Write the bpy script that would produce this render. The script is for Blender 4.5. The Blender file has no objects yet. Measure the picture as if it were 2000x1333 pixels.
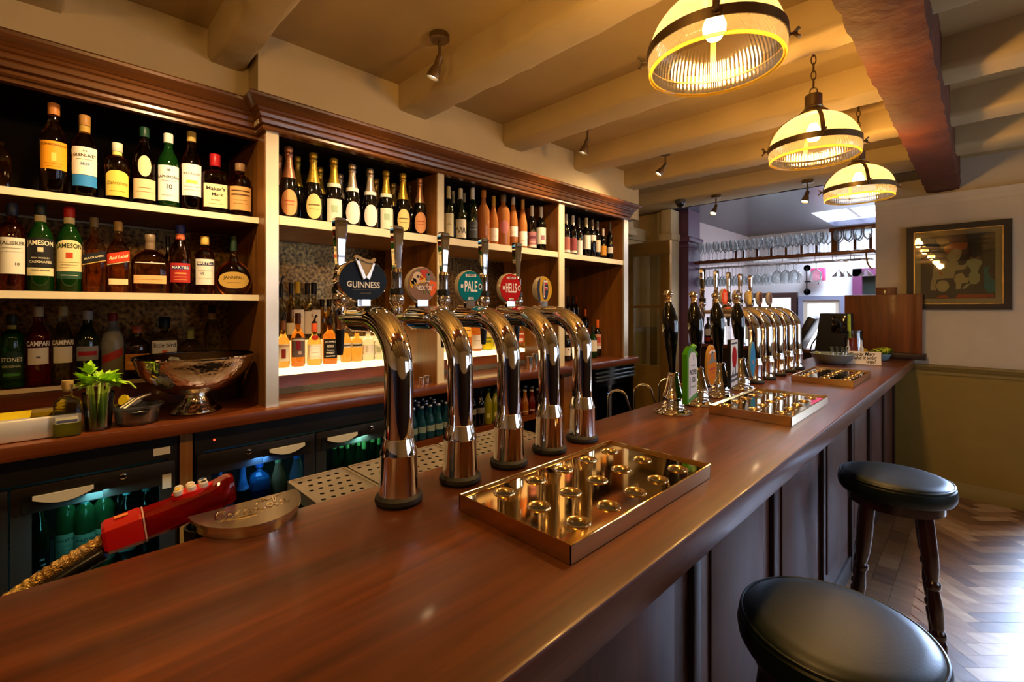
import bpy, bmesh, math, random
from mathutils import Matrix, Vector
random.seed(7)
SC = bpy.context.scene
COL = SC.collection
PI = math.pi
# ---------------------------------------------------------------- camera model (used to turn pixels into places)
F, CX, CY, EYE = 905.0, 1000.0, 601.0, 1.54
TH = math.atan(915 / 905.0)
SN, CS = math.sin(TH), math.cos(TH)
def at(u, X):
    a = (u - CX) / F
    t = X / (a * CS - SN)
    return (a * SN + CS) * t, t                     # y, depth
def zof(v, dep): return EYE + (CY - v) / F * dep
def radius_of(wpx, u, dep):
    return wpx * dep / (2 * F) * math.cos(math.atan((u - CX) / F))
# ---------------------------------------------------------------- materials
def lin(h):
    h = h.lstrip('#')
    r = []
    for i in (0, 2, 4):
        c = int(h[i:i + 2], 16) / 255
        r.append(c / 12.92 if c <= .04045 else ((c + .055) / 1.055) ** 2.4)
    return (r[0], r[1], r[2], 1)
MATS = {}
def new(name):
    m = bpy.data.materials.new(name); m.use_nodes = True
    nt = m.node_tree
    return m, nt, nt.nodes['Principled BSDF']
def pbr(name, col, rough=.5, metal=0, trans=0, ior=1.45, coat=0, spec=.5, bump=0, bscale=60, emit=None, estr=0, sheen=0, var=0, vscale=8):
    if name in MATS: return MATS[name]
    m, nt, b = new(name)
    c = lin(col) if isinstance(col, str) else col
    b.inputs['Base Color'].default_value = c
    b.inputs['Roughness'].default_value = rough
    b.inputs['Metallic'].default_value = metal
    b.inputs['Transmission Weight'].default_value = trans
    b.inputs['IOR'].default_value = ior
    b.inputs['Coat Weight'].default_value = coat
    b.inputs['Coat Roughness'].default_value = .08
    b.inputs['Specular IOR Level'].default_value = spec
    if emit:
        b.inputs['Emission Color'].default_value = lin(emit); b.inputs['Emission Strength'].default_value = estr
    if bump or var:
        tc = nt.nodes.new('ShaderNodeTexCoord')
        if bump:
            n = nt.nodes.new('ShaderNodeTexNoise'); n.inputs['Scale'].default_value = bscale; n.inputs['Detail'].default_value = 5
            nt.links.new(tc.outputs['Object'], n.inputs['Vector'])
            bp = nt.nodes.new('ShaderNodeBump'); bp.inputs['Strength'].default_value = bump; bp.inputs['Distance'].default_value = .01
            nt.links.new(n.outputs['Fac'], bp.inputs['Height']); nt.links.new(bp.outputs['Normal'], b.inputs['Normal'])
        if var:
            n2 = nt.nodes.new('ShaderNodeTexNoise'); n2.inputs['Scale'].default_value = vscale; n2.inputs['Detail'].default_value = 6
            nt.links.new(tc.outputs['Object'], n2.inputs['Vector'])
            r = nt.nodes.new('ShaderNodeValToRGB')
            r.color_ramp.elements[0].position = .3; r.color_ramp.elements[1].position = .7
            r.color_ramp.elements[0].color = tuple(x * (1 - var) for x in c[:3]) + (1,)
            r.color_ramp.elements[1].color = tuple(min(1, x * (1 + var)) for x in c[:3]) + (1,)
            nt.links.new(n2.outputs['Fac'], r.inputs['Fac']); nt.links.new(r.outputs['Color'], b.inputs['Base Color'])
    MATS[name] = m
    return m
def wood(name, c1, c2, axis='Y', scale=14, rough=.3, coat=.3, bump=.05, stretch=.06, c3=None):
    if name in MATS: return MATS[name]
    m, nt, b = new(name)
    N = nt.nodes.new; L = nt.links.new
    tc = N('ShaderNodeTexCoord'); mp = N('ShaderNodeMapping')
    s = [scale] * 3; s['XYZ'.index(axis)] = scale * stretch
    mp.inputs['Scale'].default_value = s
    L(tc.outputs['Object'], mp.inputs['Vector'])
    n = N('ShaderNodeTexNoise'); n.inputs['Scale'].default_value = 1; n.inputs['Detail'].default_value = 8
    n.inputs['Roughness'].default_value = .62; n.inputs['Distortion'].default_value = .8
    L(mp.outputs['Vector'], n.inputs['Vector'])
    r = N('ShaderNodeValToRGB'); e = r.color_ramp.elements
    e[0].position = .3; e[1].position = .72; e[0].color = lin(c1); e[1].color = lin(c2)
    if c3:
        x = e.new(.52); x.color = lin(c3)
    L(n.outputs['Fac'], r.inputs['Fac'])
    mp2 = N('ShaderNodeMapping'); s2 = [scale * 9] * 3; s2['XYZ'.index(axis)] = scale * .35
    mp2.inputs['Scale'].default_value = s2; L(tc.outputs['Object'], mp2.inputs['Vector'])
    n2 = N('ShaderNodeTexNoise'); n2.inputs['Scale'].default_value = 1; n2.inputs['Detail'].default_value = 3
    L(mp2.outputs['Vector'], n2.inputs['Vector'])
    mx = N('ShaderNodeMix'); mx.data_type = 'RGBA'; mx.blend_type = 'MULTIPLY'; mx.inputs[0].default_value = .45
    L(r.outputs['Color'], mx.inputs[6]); L(n2.outputs['Color'], mx.inputs[7])
    hs = N('ShaderNodeHueSaturation'); hs.inputs['Value'].default_value = 1.3
    r2 = N('ShaderNodeValToRGB'); r2.color_ramp.elements[0].position = .3; r2.color_ramp.elements[1].position = .6
    r2.color_ramp.elements[0].color = (.45, .45, .45, 1)
    L(n2.outputs['Fac'], r2.inputs['Fac']); L(r2.outputs['Color'], mx.inputs[7])
    L(mx.outputs[2], b.inputs['Base Color'])
    b.inputs['Roughness'].default_value = rough; b.inputs['Coat Weight'].default_value = coat; b.inputs['Coat Roughness'].default_value = .1
    if bump:
        bp = N('ShaderNodeBump'); bp.inputs['Strength'].default_value = bump; bp.inputs['Distance'].default_value = .003
        L(n2.outputs['Fac'], bp.inputs['Height']); L(bp.outputs['Normal'], b.inputs['Normal'])
    nt.nodes.remove(hs)
    MATS[name] = m
    return m
def thin_glass(name, tint='#ffffff', refl=.08, trans_frac=0.0, glow='#ffffff', rough=.02):
    """thin sheet of glass: straight-through light plus a mirror layer (and some diffusion for prismatic glass)"""
    if name in MATS: return MATS[name]
    m = bpy.data.materials.new(name); m.use_nodes = True
    nt = m.node_tree; nt.nodes.clear(); N = nt.nodes.new; L = nt.links.new
    out = N('ShaderNodeOutputMaterial'); tr = N('ShaderNodeBsdfTransparent'); gl = N('ShaderNodeBsdfGlossy')
    tr.inputs['Color'].default_value = lin(tint); gl.inputs['Roughness'].default_value = rough
    fr = N('ShaderNodeFresnel'); fr.inputs['IOR'].default_value = 1.5
    ad = N('ShaderNodeMath'); ad.operation = 'ADD'; ad.inputs[1].default_value = refl; ad.use_clamp = True
    L(fr.outputs['Fac'], ad.inputs[0])
    mix = N('ShaderNodeMixShader'); L(ad.outputs[0], mix.inputs[0]); L(tr.outputs[0], mix.inputs[1]); L(gl.outputs[0], mix.inputs[2])
    last = mix
    if trans_frac:
        tl = N('ShaderNodeBsdfTranslucent'); tl.inputs['Color'].default_value = lin(glow)
        m2 = N('ShaderNodeMixShader'); m2.inputs[0].default_value = trans_frac
        L(mix.outputs[0], m2.inputs[1]); L(tl.outputs[0], m2.inputs[2]); last = m2
    L(last.outputs[0], out.inputs['Surface'])
    MATS[name] = m
    return m
def emis(name, col, strength):
    if name in MATS: return MATS[name]
    m = bpy.data.materials.new(name); m.use_nodes = True
    nt = m.node_tree; nt.nodes.clear()
    o = nt.nodes.new('ShaderNodeOutputMaterial'); e = nt.nodes.new('ShaderNodeEmission')
    e.inputs['Color'].default_value = lin(col); e.inputs['Strength'].default_value = strength
    nt.links.new(e.outputs[0], o.inputs['Surface'])
    MATS[name] = m
    return m
def flat(col, rough=.55): return pbr('paint_' + col.lstrip('#') + ('' if rough == .55 else '_%d' % int(rough * 100)), col, rough, spec=.25)

CHROME = pbr('chrome', (.86, .86, .88, 1), .035, 1)
STEEL = pbr('brushed_steel', (.62, .60, .57, 1), .28, 1, bump=.03, bscale=200)
BRASS = pbr('polished_brass', (.83, .56, .20, 1), .055, 1)
BRASS_D = pbr('satin_brass', (.70, .50, .22, 1), .2, 1)
BRONZE = pbr('aged_bronze', (.20, .15, .085, 1), .38, 1)
BLACKP = pbr('black_plastic', '#101010', .4)
BLACKG = pbr('black_gloss', '#070707', .08, coat=.6)
RUBBER = pbr('dark_rubber', '#1a1713', .6)
FRIDGE = pbr('fridge_black', '#1a1614', .45)
BARTOP = wood('bar_top_wood', '#42200a', '#92501c', 'Y', 9, .36, .08, .05, c3='#67330f')
COUNTERW = wood('counter_wood', '#4e240d', '#86481c', 'Y', 11, .28, .2, .04, c3='#683214')
SHELFW = wood('shelf_wood', '#5a3410', '#925c20', 'Z', 10, .4, .15, .04)
CORNW = wood('cornice_wood', '#42230c', '#7c481a', 'Y', 14, .3, .2, .03)
PANELW = wood('panel_wood', '#34180c', '#5c301a', 'Z', 9, .46, .0, .05)
PANELD = wood('panel_dark', '#1c0c07', '#30160d', 'Z', 9, .45, .05, .05)
FLAPW = wood('flap_wood', '#52260a', '#8a4a14', 'Z', 9, .5, .05, .05, .12)
POSTW = wood('post_wood', '#8a5a22', '#a8742f', 'Z', 9, .5)
DARKW = wood('stool_wood', '#1c0b08', '#341512', 'Z', 9, .2, .5)
CREAM = pbr('cream_plaster', '#c6b38a', .75, bump=.25, bscale=22, var=.06, vscale=3)
CEILM = pbr('ceiling_plaster', '#b8a070', .75, bump=.3, bscale=14, var=.06, vscale=2.5)
BEAMM = pbr('beam_plaster', '#c2ad80', .7, bump=.6, bscale=9, var=.05, vscale=3)
STONEW = pbr('grey_cream_wall', '#cfc2aa', .8, bump=.1, bscale=60, var=.03)
OLIVE = pbr('olive_paint', '#927a3a', .5, bump=.05, bscale=40, var=.05)
OLIVEL = pbr('olive_light', '#8d7a44', .5)
EDGE = pbr('pale_edge_strip', '#d9cba8', .4, var=.05)
ALU = pbr('alu_edge_strip', (.83, .76, .62, 1), .3, .75)
LEATHER = pbr('green_black_leather', '#07130e', .4, coat=0, spec=.35, bump=.03, bscale=140)
WHITE = flat('#e8e4da')
CLEARGLASS = thin_glass('clear_thin_glass', '#f4f8f8', .05)
WINEGLASS = thin_glass('wine_glass', '#f6fafb', .03, .14, '#ffffff')
PANE = thin_glass('window_pane', '#eef4f6', .02)
FRDOOR = thin_glass('fridge_door_glass', '#c8d4d2', .02)
# ---------------------------------------------------------------- mesh builder
class MB:
    def __init__(s): s.v = []; s.f = []; s.m = []
    def add(s, vs, fs, mi=0):
        o = len(s.v); s.v += [tuple(p) for p in vs]
        for f in fs: s.f.append(tuple(i + o for i in f)); s.m.append(mi)
        return s
    def box(s, x0, x1, y0, y1, z0, z1, mi=0, b=0):
        if b:
            bm = bmesh.new(); bmesh.ops.create_cube(bm, size=1)
            for v in bm.verts:
                v.co = Vector(((x0 + x1) / 2 + v.co.x * (x1 - x0), (y0 + y1) / 2 + v.co.y * (y1 - y0), (z0 + z1) / 2 + v.co.z * (z1 - z0)))
            bmesh.ops.bevel(bm, geom=bm.edges[:], offset=b, segments=2, profile=.5, affect='EDGES')
            bm.verts.index_update()
            s.add([v.co[:] for v in bm.verts], [[v.index for v in f.verts] for f in bm.faces], mi); bm.free()
            return s
        vs = [(x, y, z) for x in (x0, x1) for y in (y0, y1) for z in (z0, z1)]
        return s.add(vs, [(0, 1, 3, 2), (4, 6, 7, 5), (0, 4, 5, 1), (2, 3, 7, 6), (0, 2, 6, 4), (1, 5, 7, 3)], mi)
    def lathe(s, prof, n=24, mi=0, c=(0, 0, 0), p=2, sx=1, sy=1, axis='z', rib=0, ribn=0):
        vs = []; fs = []; rings = []
        for (r, z) in prof:
            if r <= 1e-6:
                rings.append([len(vs)]); vs.append((0, 0, z))
            else:
                ring = []
                for k in range(n):
                    t = 2 * PI * k / n
                    ct, st = math.cos(t), math.sin(t)
                    q = 1 if p == 2 else (abs(ct) ** p + abs(st) ** p) ** (-1 / p)
                    rr = r * (1 + (rib if ribn and (k * ribn * 2 // n) % 2 else 0))
                    ring.append(len(vs)); vs.append((rr * q * ct * sx, rr * q * st * sy, z))
                rings.append(ring)
        for a, b in zip(rings, rings[1:]):
            if len(a) == 1 and len(b) == 1: continue
            for k in range(n):
                j = (k + 1) % n
                if len(a) == 1: fs.append((a[0], b[j], b[k]))
                elif len(b) == 1: fs.append((a[k], a[j], b[0]))
                else: fs.append((a[k], a[j], b[j], b[k]))
        if axis == 'x': vs = [(z, x, y) for x, y, z in vs]
        elif axis == 'y': vs = [(y, z, x) for x, y, z in vs]
        elif axis == '-x': vs = [(-z, -x, y) for x, y, z in vs]
        vs = [(x + c[0], y + c[1], z + c[2]) for x, y, z in vs]
        return s.add(vs, fs, mi)
    def tube(s, pts, r, n=10, mi=0, cap=True, closed=False, sq=False, ry=None):
        P = [Vector(p) for p in pts]; N = len(P)
        R = r if isinstance(r, (list, tuple)) else [r] * N
        T = []
        for i in range(N):
            a = P[i - 1] if (i > 0 or closed) else P[i]; b = P[(i + 1) % N] if (i < N - 1 or closed) else P[i]
            T.append((b - a).normalized())
        up = Vector((0, 0, 1)) if abs(T[0].z) < .9 else Vector((0, 1, 0))
        x = T[0].cross(up).normalized(); vs = []; fs = []
        for i in range(N):
            if i:
                q = T[i - 1].rotation_difference(T[i]); x = (q @ x)
            x = (x - T[i] * x.dot(T[i])).normalized()
            y = T[i].cross(x)
            for k in range(n):
                t = 2 * PI * (k + (.5 if sq else 0)) / n
                vs.append(tuple(P[i] + x * math.cos(t) * R[i] + y * math.sin(t) * (ry[i] if ry else R[i])))
        for i in range(N if closed else N - 1):
            a = i * n; b = ((i + 1) % N) * n
            for k in range(n):
                j = (k + 1) % n
                fs.append((a + k, a + j, b + j, b + k))
        if cap and not closed:
            fs.append(tuple(range(n))[::-1]); fs.append(tuple((N - 1) * n + k for k in range(n)))
        return s.add(vs, fs, mi)
    def prism(s, poly, h0, h1, mi=0, fn=None):
        """2-D polygon (a,b) swept from h0 to h1; fn maps (a,b,h) to a point"""
        fn = fn or (lambda a, b, h: (a, b, h))
        n = len(poly)
        vs = [fn(a, b, h0) for a, b in poly] + [fn(a, b, h1) for a, b in poly]
        fs = [tuple(range(n))[::-1], tuple(range(n, 2 * n))] + [(i, (i + 1) % n, n + (i + 1) % n, n + i) for i in range(n)]
        return s.add(vs, fs, mi)
    def text(s, txt, size, fn, mi=0, shear=0, width=None, ysc=1, spacing=1):
        vs, fs = text_geo(txt, shear, spacing)
        if width:
            w = max(v[0] for v in vs) - min(v[0] for v in vs); size = width / w
        return s.add([fn(x * size, y * size * ysc) for x, y in vs], fs, mi)
    def xf(s, M):
        s.v = [tuple(M @ Vector(p)) for p in s.v]; return s
    def build(s, name, mats, parent=None, ang=35, loc=None, rot=None):
        me = bpy.data.meshes.new(name); me.from_pydata(s.v, [], s.f)
        mats = mats if isinstance(mats, (list, tuple)) else [mats]
        for m in mats: me.materials.append(m)
        if len(mats) > 1: me.polygons.foreach_set('material_index', s.m)
        bm = bmesh.new(); bm.from_mesh(me); bmesh.ops.recalc_face_normals(bm, faces=bm.faces[:]); bm.to_mesh(me); bm.free()
        if ang:
            me.polygons.foreach_set('use_smooth', [True] * len(me.polygons)); me.set_sharp_from_angle(angle=math.radians(ang))
        o = bpy.data.objects.new(name, me); COL.objects.link(o)
        if parent: o.parent = parent
        if loc: o.location = loc
        if rot: o.rotation_euler = rot
        return o
TXT = {}
def text_geo(txt, shear=0, spacing=1):
    k = (txt, shear, spacing)
    if k in TXT: return TXT[k]
    cu = bpy.data.curves.new('letters', 'FONT'); cu.body = txt; cu.size = 1; cu.align_x = 'CENTER'; cu.align_y = 'CENTER'
    cu.resolution_u = 3; cu.shear = shear; cu.space_character = spacing; cu.offset = .02
    o = bpy.data.objects.new('letters', cu); COL.objects.link(o)
    dg = bpy.context.evaluated_depsgraph_get()
    me = bpy.data.meshes.new_from_object(o.evaluated_get(dg))
    vs = [(v.co.x, v.co.y) for v in me.vertices]; fs = [tuple(p.vertices) for p in me.polygons]
    bpy.data.objects.remove(o); bpy.data.meshes.remove(me); bpy.data.curves.remove(cu)
    TXT[k] = (vs, fs)
    return TXT[k]
def plate_with_holes(outer, holes):
    cu = bpy.data.curves.new('plate', 'CURVE'); cu.dimensions = '2D'; cu.fill_mode = 'FRONT'
    for poly in [outer] + holes:
        sp = cu.splines.new('POLY'); sp.points.add(len(poly) - 1); sp.use_cyclic_u = True
        for q, (a, b) in zip(sp.points, poly): q.co = (a, b, 0, 1)
    o = bpy.data.objects.new('plate', cu); COL.objects.link(o)
    dg = bpy.context.evaluated_depsgraph_get()
    me = bpy.data.meshes.new_from_object(o.evaluated_get(dg))
    vs = [tuple(v.co) for v in me.vertices]; fs = [tuple(p.vertices) for p in me.polygons]
    bpy.data.objects.remove(o); bpy.data.meshes.remove(me); bpy.data.curves.remove(cu)
    return vs, fs
def circle(cx, cy, rx, n=20, ry=None, a0=0):
    ry = ry or rx
    return [(cx + rx * math.cos(a0 + 2 * PI * k / n), cy + ry * math.sin(a0 + 2 * PI * k / n)) for k in range(n)]
def tag(o, label, cat, group=None):
    o['label'] = label; o['category'] = cat
    if group: o['group'] = group
    return o
def thing(name, label, cat, loc=(0, 0, 0), rz=0, group=None):
    o = bpy.data.objects.new(name, None); COL.objects.link(o); o.empty_display_size = .05
    o.location = loc; o.rotation_euler = (0, 0, rz)
    return tag(o, label, cat, group)
def struct(o): o['kind'] = 'structure'; return o
def copy_tree(o, parent=None):
    c = o.copy(); COL.objects.link(c)
    if parent: c.parent = parent
    for ch in list(o.children): copy_tree(ch, c)
    return c
def boxed(name, mat, b, parent=None, bev=0):
    return MB().box(*b, b=bev).build(name, mat, parent, ang=30)
# ================================================================= THE SETTING
# floor: oak parquet in herringbone, one mesh, four tones
PQ = [wood('parquet_%d' % i, a, b, 'X', 22, .4, 0, .03, .12) for i, (a, b) in enumerate(
    [('#845c38', '#a88058'), ('#6c482a', '#8f683f'), ('#a07c55', '#c4a076'), ('#5c3c24', '#7e5836')])]
fl = MB()
bw, bl = .072, .288
fl.box(-3.2, 2.7, -2.6, 8.6, -.06, -.002, 0)
c45 = math.sqrt(.5)
for a in range(-120, 120):
    for b in range(-16, 17):
        x0, y0 = a * bw + b * 2 * bl, a * bw
        for r in ((x0, x0 + bl, y0, y0 + bw), (x0 + bl, x0 + bl + bw, y0 + bw - bl, y0 + bw)):
            q = [((p - s) * c45, (p + s) * c45 + 2) for p, s in ((r[0] + .0008, r[2] + .0008), (r[1] - .0008, r[2] + .0008), (r[1] - .0008, r[3] - .0008), (r[0] + .0008, r[3] - .0008))]
            mx = sum(p[0] for p in q) / 4; my = sum(p[1] for p in q) / 4
            if mx < -.22 or mx > 2.62 or my < -.6 or my > 5.25: continue
            fl.add([(p[0], p[1], 0) for p in q], [(0, 1, 2, 3)], random.randrange(4))
for k in range(3):                                              # straight border rows along the bar
    for j in range(30):
        y = -.8 + j * .21 + (k % 2) * .1
        fl.add([(-.53 + k * .095 + .001, y + .001, .0005), (-.53 + k * .095 + .094, y + .001, .0005), (-.53 + k * .095 + .094, y + .209, .0005), (-.53 + k * .095 + .001, y + .209, .0005)], [(0, 1, 2, 3)], random.choice((1, 1, 0, 3)))
struct(fl.build('floor', PQ, ang=0))
# walls
XW = -2.22
w = MB()
w.box(-2.90, XW, .635, 3.84, 2.346, 2.78)                      # frieze above the back bar
w.box(-2.96, -2.82, -2.6, 3.84, 0, 2.78)
w.box(-2.90, -2.36, -2.6, .635, 2.346, 2.78)
w.box(-2.96, -2.62, 3.76, 3.84, 0, 2.78)
struct(w.build('wall_back', CREAM, ang=0))
w = MB().box(-2.96, -2.86, 3.84, 7.6, 0, 2.78)                # side of the passage
w.box(-2.86, -2.46, 4.98, 5.10, 0, 2.64)
struct(w.build('wall_passage', CREAM, ang=0))
tr = MB().box(-2.86, -2.72, 3.84, 4.90, 2.30, 2.44, b=.01).box(-2.86, -2.74, 3.84, 4.88, 2.24, 2.30, b=.01)
tr.box(-2.62, -2.5, 3.84, 4.30, 2.28, 2.36, b=.012).box(-2.62, -2.53, 3.84, 4.28, 2.36, 2.44, b=.01)
struct(tr.build('trim_5', CREAM))
pl = MB().box(-2.50, -2.38, 4.80, 5.0, 0, 2.62, b=.008).box(-2.52, -2.36, 4.78, 5.0, 2.28, 2.36, b=.015).box(-2.58, -2.50, 4.86, 5.0, 0, 2.62, b=.008)
struct(pl.build('trim_6', CREAM))
# far end wall with the servery opening to its left
YE = 5.25
DX0, DX1 = .29, 1.25                                             # unseen glazed door, added right of the frame to put glare on the floor
w = MB().box(-.663, DX0, YE, YE + .28, 1.05, 2.78).box(DX1, 2.6, YE, YE + .28, 1.05, 2.78).box(DX0, DX1, YE, YE + .28, 2.1, 2.78)
struct(w.build('wall_far', STONEW, ang=0))
wl = MB().box(-.663, DX0, YE - .012, YE + .27, 0, 1.05).box(DX1, 2.6, YE - .012, YE + .27, 0, 1.05)
struct(wl.build('wall_far_dado', OLIVE, ang=0))
t = MB()
t.prism([(0, 1.02), (-.012, 1.02), (-.018, 1.035), (-.03, 1.045), (-.03, 1.056), (0, 1.064)], -.663, DX0, fn=lambda a, b, h: (h, YE + a - .012, b))
t.prism([(0, .985), (-.014, .985), (-.014, 1.005), (0, 1.01)], -.663, DX0, fn=lambda a, b, h: (h, YE + a - .012, b))
struct(t.build('trim_1', OLIVEL))
t = MB().prism([(0, 0), (-.022, 0), (-.022, .085), (-.016, .095), (-.016, .105), (-.008, .112), (0, .115)], -.39, DX0, fn=lambda a, b, h: (h, YE + a - .012, b))
struct(t.build('baseboard_far', OLIVEL))
d = MB().box(DX0, DX0 + .09, YE + .05, YE + .1, 0, 2.1).box(DX1 - .09, DX1, YE + .05, YE + .1, 0, 2.1).box(DX0 + .09, DX1 - .09, YE + .05, YE + .1, 2.0, 2.1).box(DX0 + .09, DX1 - .09, YE + .05, YE + .1, 0, .18)
o = struct(d.build('added_door', OLIVE, ang=0))
MB().box(DX0 + .09, DX1 - .09, YE + .07, YE + .075, .18, 2.0).build('pane', PANE, o, ang=0)
t = MB().prism([(0, 2.40), (-.012, 2.40), (-.02, 2.415), (-.02, 2.44), (-.045, 2.465), (-.05, 2.48), (0, 2.485)], -.663, 2.6, fn=lambda a, b, h: (h, YE + a, b))
struct(t.build('trim_2', STONEW))
# street-side wall with two windows, wall behind the camera
XR = 2.6
ZW0, ZW1 = 1.0, 2.2
WIN = [(2.0, 2.85), (3.05, 3.9), (4.1, 4.9)]
w = MB()
ys = [-2.6] + [q for p in WIN for q in p] + [5.53]
for i in range(0, len(ys), 2): w.box(XR, XR + .2, ys[i], ys[i + 1], 0, 2.78)
for a, b in WIN: w.box(XR, XR + .2, a, b, 0, ZW0); w.box(XR, XR + .2, a, b, ZW1, 2.78)
struct(w.build('wall_street', STONEW, ang=0))
w = MB().box(-2.96, 2.8, -2.7, -2.6, 0, 2.78)
struct(w.build('wall_near', STONEW, ang=0))
for i, (a, b) in enumerate(WIN):
    fr = MB()
    for y in (a, (a + b) / 2 - .02, b - .05): fr.box(XR + .05, XR + .11, y, y + .05, ZW0, ZW1)
    for z in (ZW0, (ZW0 + ZW1) / 2 + .2, ZW1 - .05): fr.box(XR + .05, XR + .11, a, b, z, z + .05)
    o = struct(fr.build('window_%d' % (i + 1), WHITE, ang=0))
    MB().add([(XR + .08, a, ZW0), (XR + .08, b, ZW0), (XR + .08, b, ZW1), (XR + .08, a, ZW1)], [(0, 1, 2, 3)]).build('pane', PANE, o, ang=0)
t = MB()
ys2 = [-2.6] + [5.23]
t.box(XR - .02, XR, -2.58, 5.2, 0, .98).box(-2.8, XR, -2.6, -2.58, 0, 1.25)
struct(t.build('added_dado', PANELD, ang=0))  # unseen dark dado, added to give the chrome reflections contrast
# ceiling and its plastered beams
struct(MB().box(-2.96, 2.8, -2.7, 5.53, 2.75, 2.85).build('ceiling', CEILM, ang=0))
def beam(x0, x1, y0, y1, z0, seed, amp=.006, mat=BEAMM):
    rnd = random.Random(seed); mb = MB(); n = 26
    sec = [(0, 2.76), (0, z0 + .025), (.012, z0 + .006), (.03, z0), (y1 - y0 - .03, z0), (y1 - y0 - .012, z0 + .006), (y1 - y0, z0 + .025), (y1 - y0, 2.76)]
    vs = []; fs = []; m = len(sec)
    for i in range(n + 1):
        x = x0 + (x1 - x0) * i / n
        for j, (a, b) in enumerate(sec):
            k = 0 if j in (0, m - 1) else amp
            vs.append((x, y0 + a + rnd.uniform(-k, k), b + rnd.uniform(-k, k) * .7))
    for i in range(n):
        for j in range(m - 1): fs.append((i * m + j, i * m + j + 1, (i + 1) * m + j + 1, (i + 1) * m + j))
    fs.append(tuple(range(m))); fs.append(tuple(n * m + j for j in range(m))[::-1])
    return struct(mb.add(vs, fs).build('ceiling_beam', mat, ang=50))
for k, (y0, y1) in enumerate([(-1.75, -1.5), (-.98, -.73), (-.22, .03), (.475, .62), (1.33, 1.53), (2.11, 2.31), (2.87, 3.07), (3.59, 3.79)]):
    beam(-2.38 if k < 4 else -2.24, -.30, y0, y1, 2.61, k)
    beam(-.15, 2.62, y0 - .04, y1 - .02, 2.60, 40 + k)
beam(-2.88, -.30, 4.46, 4.90, 2.63, 21)
beam(-.15, 2.62, 4.24, 4.52, 2.60, 61)
# the big timber running over the bar
rnd = random.Random(5); vs = []; fs = []; n = 130
sec = [(0, 2.76), (0, 2.56), (.0, 2.512), (.05, 2.5), (.1, 2.5), (.15, 2.5), (.2, 2.51), (.205, 2.56), (.205, 2.62), (.205, 2.76)]
m = len(sec)
for i in range(n + 1):
    y = -2.6 + (YE + 2.6) * i / n
    for j, (a, b) in enumerate(sec):
        k = 0 if j in (0, m - 1) else .0045
        vs.append((-.333 + .012 * (y / 5) + a + rnd.uniform(-k, k), y, b + rnd.uniform(-k, k)))
for i in range(n):
    for j in range(m - 1): fs.append((i * m + j, i * m + j + 1, (i + 1) * m + j + 1, (i + 1) * m + j))
BIGB = pbr('old_brown_timber', '#58290e', .75, bump=.9, bscale=16, var=.25, vscale=7)
struct(MB().add(vs, fs).build('timber_beam', BIGB, ang=60))
# ---------------------------------------------------------------- the room beyond the servery
PURPLE = pbr('purple_paint', '#5d3a52', .4, var=.05)
PINKW = pbr('pale_pink_wall', '#d2c4c2', .7)
FARW = pbr('white_wall', '#dfe3e6', .7)
PURPC = pbr('dark_gloss_ceiling', '#343646', .25, var=.08, vscale=6)
w = MB().box(-2.86, -2.52, 5.1, 7.6, 0, 2.75)
struct(w.build('wall_left_room', PINKW, ang=0))
struct(MB().box(-2.9, 3.0, 7.6, 7.75, 0, 2.75).build('wall_end_room', FARW, ang=0))
struct(MB().box(2.9, 3.0, 5.53, 7.7, 0, 2.75).build('wall_right_room', FARW, ang=0))
sky = (-1.375, -.2, 6.21, 7.45)
c = MB()
c.box(-2.9, sky[0], 4.90, 7.7, 2.63, 2.70).box(sky[1], 3.0, 5.5, 7.7, 2.63, 2.70).box(sky[0], sky[1], 4.90, sky[2], 2.63, 2.70).box(sky[0], sky[1], sky[3], 7.7, 2.63, 2.70)
struct(c.build('ceiling_room', PURPC, ang=0))
c = MB().box(sky[0] - .02, sky[0], sky[2], sky[3], 2.70, 3.1).box(sky[1], sky[1] + .02, sky[2], sky[3], 2.70, 3.1)
c.box(sky[0], sky[1], sky[2] - .02, sky[2], 2.70, 3.1).box(sky[0], sky[1], sky[3], sky[3] + .02, 2.70, 3.1)
c.box(sky[0] + .25, sky[0] + .29, sky[2], sky[3], 2.72, 2.76).box(sky[0] + .7, sky[0] + .74, sky[2], sky[3], 2.72, 2.76)
o = struct(c.build('window_7', FARW, ang=0))
SKYM = emis('overcast_sky', '#e6ecff', 5.0)
MB().box(sky[0], sky[1], sky[2], sky[3], 3.08, 3.1).build('sky_pane', SKYM, o, ang=0)
# pillar in purple with a moulded capital
p = MB().box(-2.56, -2.285, 5.02, 5.32, 0, 2.66).box(-2.6, -2.255, 4.98, 5.36, 2.27, 2.33, b=.012).box(-2.58, -2.27, 5.0, 5.34, 2.21, 2.25, b=.01)
struct(p.build('trim_3', PURPLE))
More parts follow.
